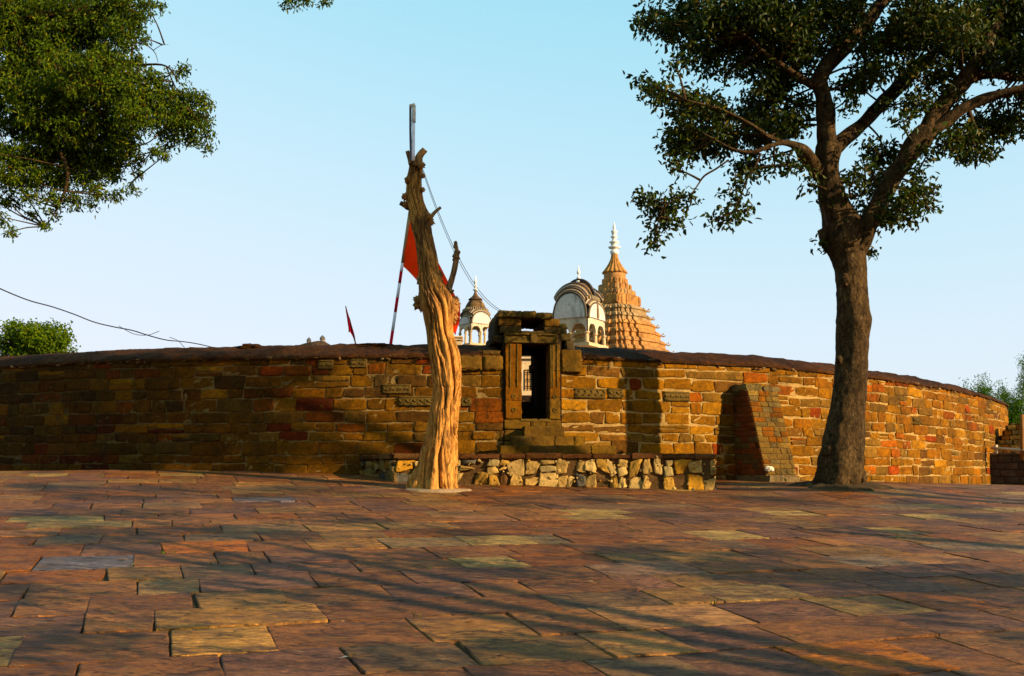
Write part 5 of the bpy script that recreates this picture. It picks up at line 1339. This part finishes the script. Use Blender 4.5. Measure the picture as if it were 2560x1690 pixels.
# humps on the coping
for i, (px, w_, lab) in enumerate(((587, 1.0, 'flat grey stone lying on the wall coping left of the drooping flag'), (915, 1.3, 'low grey stone slab lying on the wall coping beside the striped pole'))):
    s = s_px(px); x, y = [float(q) for q in wpt(s)]; _, _, n1_, n2_ = [float(q) for q in wtn(s)]
    x -= n1_*.8; y -= n2_*.8; m = M(); burr((x, y, ZT+.27), .5, 3.3+i, (.07, .05, .035), m, n=20, sq=(.62*w_, .5, .16 if i == 0 else .13), bump=.35, fr=2.2)
    props(m.build('coping_stone', m_coping, smooth=True), lab, 'stone', 'stones lying on the wall coping')

# ------------------------------------------------------------------ wires
def wire(pts, r, label):
    m = M(); tube(m, pts, [r]*len(pts), n=len(pts)*6, seg=5); return props(m.build('wire', m_wire, smooth=True), label, 'wire')
a, b_ = at(-120, 672, 15.0), at(530, 866, 21.5)
def sag(a, b_, s, n=14, w=0):
    return [a+(b_-a)*t+np.array([0, 0, -s*4*t*(1-t)+w*math.sin(t*23)*.02]) for t in np.linspace(0, 1, n)]
wire(sag(a, b_, .18, w=1), .011, 'long sagging wire coming down from the left edge to the wall coping')
wire([at(297, 815, 18.2), at(335, 835, 18.6), at(372, 837, 19.0), at(398, 828, 19.3)], .006, 'short loose loop of wire hanging under the long left wire')
wire([at(424, 843, 19.9), at(445, 852, 20.2), at(462, 870, 20.5)], .006, 'short wire end dropping from the long left wire to the coping')
a, b_ = at(1058, 425, dtY), np.array([*PG(np.array(gu(1290)), np.array(zC), np.array(-.3))[:2], zC+.0])
wire(sag(a, b_, .62), .0055, 'upper of two wires running from the dead tree down to the gateway')
wire(sag(a+[-.01, 0, -.02], b_+[-.02, 0, 0], .655), .005, 'lower of two wires running from the dead tree down to the gateway')

# ------------------------------------------------------------------ right edge
p0 = np.array([14.15, 29.9]); ang = math.radians(-35); t_ = np.array([math.cos(ang), math.sin(ang)]); n_ = np.array([t_[1], -t_[0]])
lw = thing('low_block_wall', 'low dark shaded block wall at the far right edge', 'wall', (float(p0[0]), float(p0[1]), 1.1))
P = frame_from((p0[0], p0[1], 0), t_, n_); zt = float(at(2500, 1131, 29.5)[2])
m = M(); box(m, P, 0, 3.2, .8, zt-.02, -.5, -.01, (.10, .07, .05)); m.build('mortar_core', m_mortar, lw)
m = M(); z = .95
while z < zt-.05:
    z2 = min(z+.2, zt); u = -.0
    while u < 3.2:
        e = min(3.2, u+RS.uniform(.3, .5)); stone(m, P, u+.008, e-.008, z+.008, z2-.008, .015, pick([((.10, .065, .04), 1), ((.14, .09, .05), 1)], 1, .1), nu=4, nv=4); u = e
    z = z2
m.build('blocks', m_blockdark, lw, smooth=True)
rl = thing('rail_fence', 'thin pale rail on short posts standing on the low wall at the right edge', 'rail', tuple(at(2500, 1130, 29.6)))
m = M(); tube(m, [at(2478, 1120, 29.4), at(2600, 1128, 28.6)], [.04, .04], n=4, seg=8, col=(.5, .42, .28)); m.build('rail', m_paint, rl, smooth=True)
for px, yt in ((2490, 1112), (2548, 1118)):
    m = M(); tube(m, [at(px, 1134, 29.35-(px-2490)*.006), at(px, yt, 29.35-(px-2490)*.006)], [.05, .05], n=3, seg=8, col=(.5, .42, .28)); m.build('post', m_paint, rl, smooth=True)
m = M(); tube(m, [at(2556, 1150, 28.9), at(2555, 1036, 28.9)], [.06, .055], n=4, seg=8, col=(.20, .10, .04)); props(m.build('wooden_post', m_paint, smooth=True), 'tall brown wooden post at the right edge of the picture', 'post')
x0 = at(2484, 1100, 30.6); sb = thing('stub_wall', 'broken sloping end of a stone wall above the dark low wall at right', 'wall', (float(x0[0]), 30.6, 1.5))
P = frame_from((x0[0], 30.6, 0), (.94, -.34), (-.34, -.94)); m = M(); z = 1.6; zt = float(at(2520, 1058, 30.4)[2]); W0 = .86
while z < zt-.02:
    z2 = min(z+.15, zt); f_ = max(0, (z-2.4)/(zt-2.4)) if z > 2.4 else 0
    u0, u1 = 0+.52*f_**.8, W0-.10*f_; u = u0
    while u < u1-.02:
        e = min(u1, u+RS.uniform(.2, .32)); e = u1 if u1-e < .1 else e
        rough_box(m, P, u+.004, e-.004, z+.004, z2-.004, -.6, RS.uniform(0, .015), pick(BR_COLS, .9, .1), r=.005, n=2, bev=.012); u = e
    z = z2
m.build('masonry', m_stone, sb, auto=40)

# ------------------------------------------------------------------ loose stones
def rock(p, r, col, label, sq=(1, .8, .6), mt=m_rubble):
    m = M(); burr(tuple(p), r, p[0]*5, col, m, n=10, sq=sq, bump=.35, fr=1.4); return props(m.build('loose_stone', mt, smooth=True), label, 'stone', 'loose pale stones')
q = gpix(2032, 1200); rock(q+[0, 0, .02], .075, (.62, .50, .30), 'pale stone chip on the ground beside the leafy tree trunk')
x0, y0 = [float(v) for v in wpt(s_butt)]; _, _, b1, b2 = [float(v) for v in wtn(s_butt+.4)]
zz = 1.38+.29; rock(np.array([x0+b1*.98+.05, y0+b2*.98, zz+.045]), .085, (.80, .72, .52), 'white lump of stone resting low on the corner of the brick buttress', sq=(1.05, .6, .65))
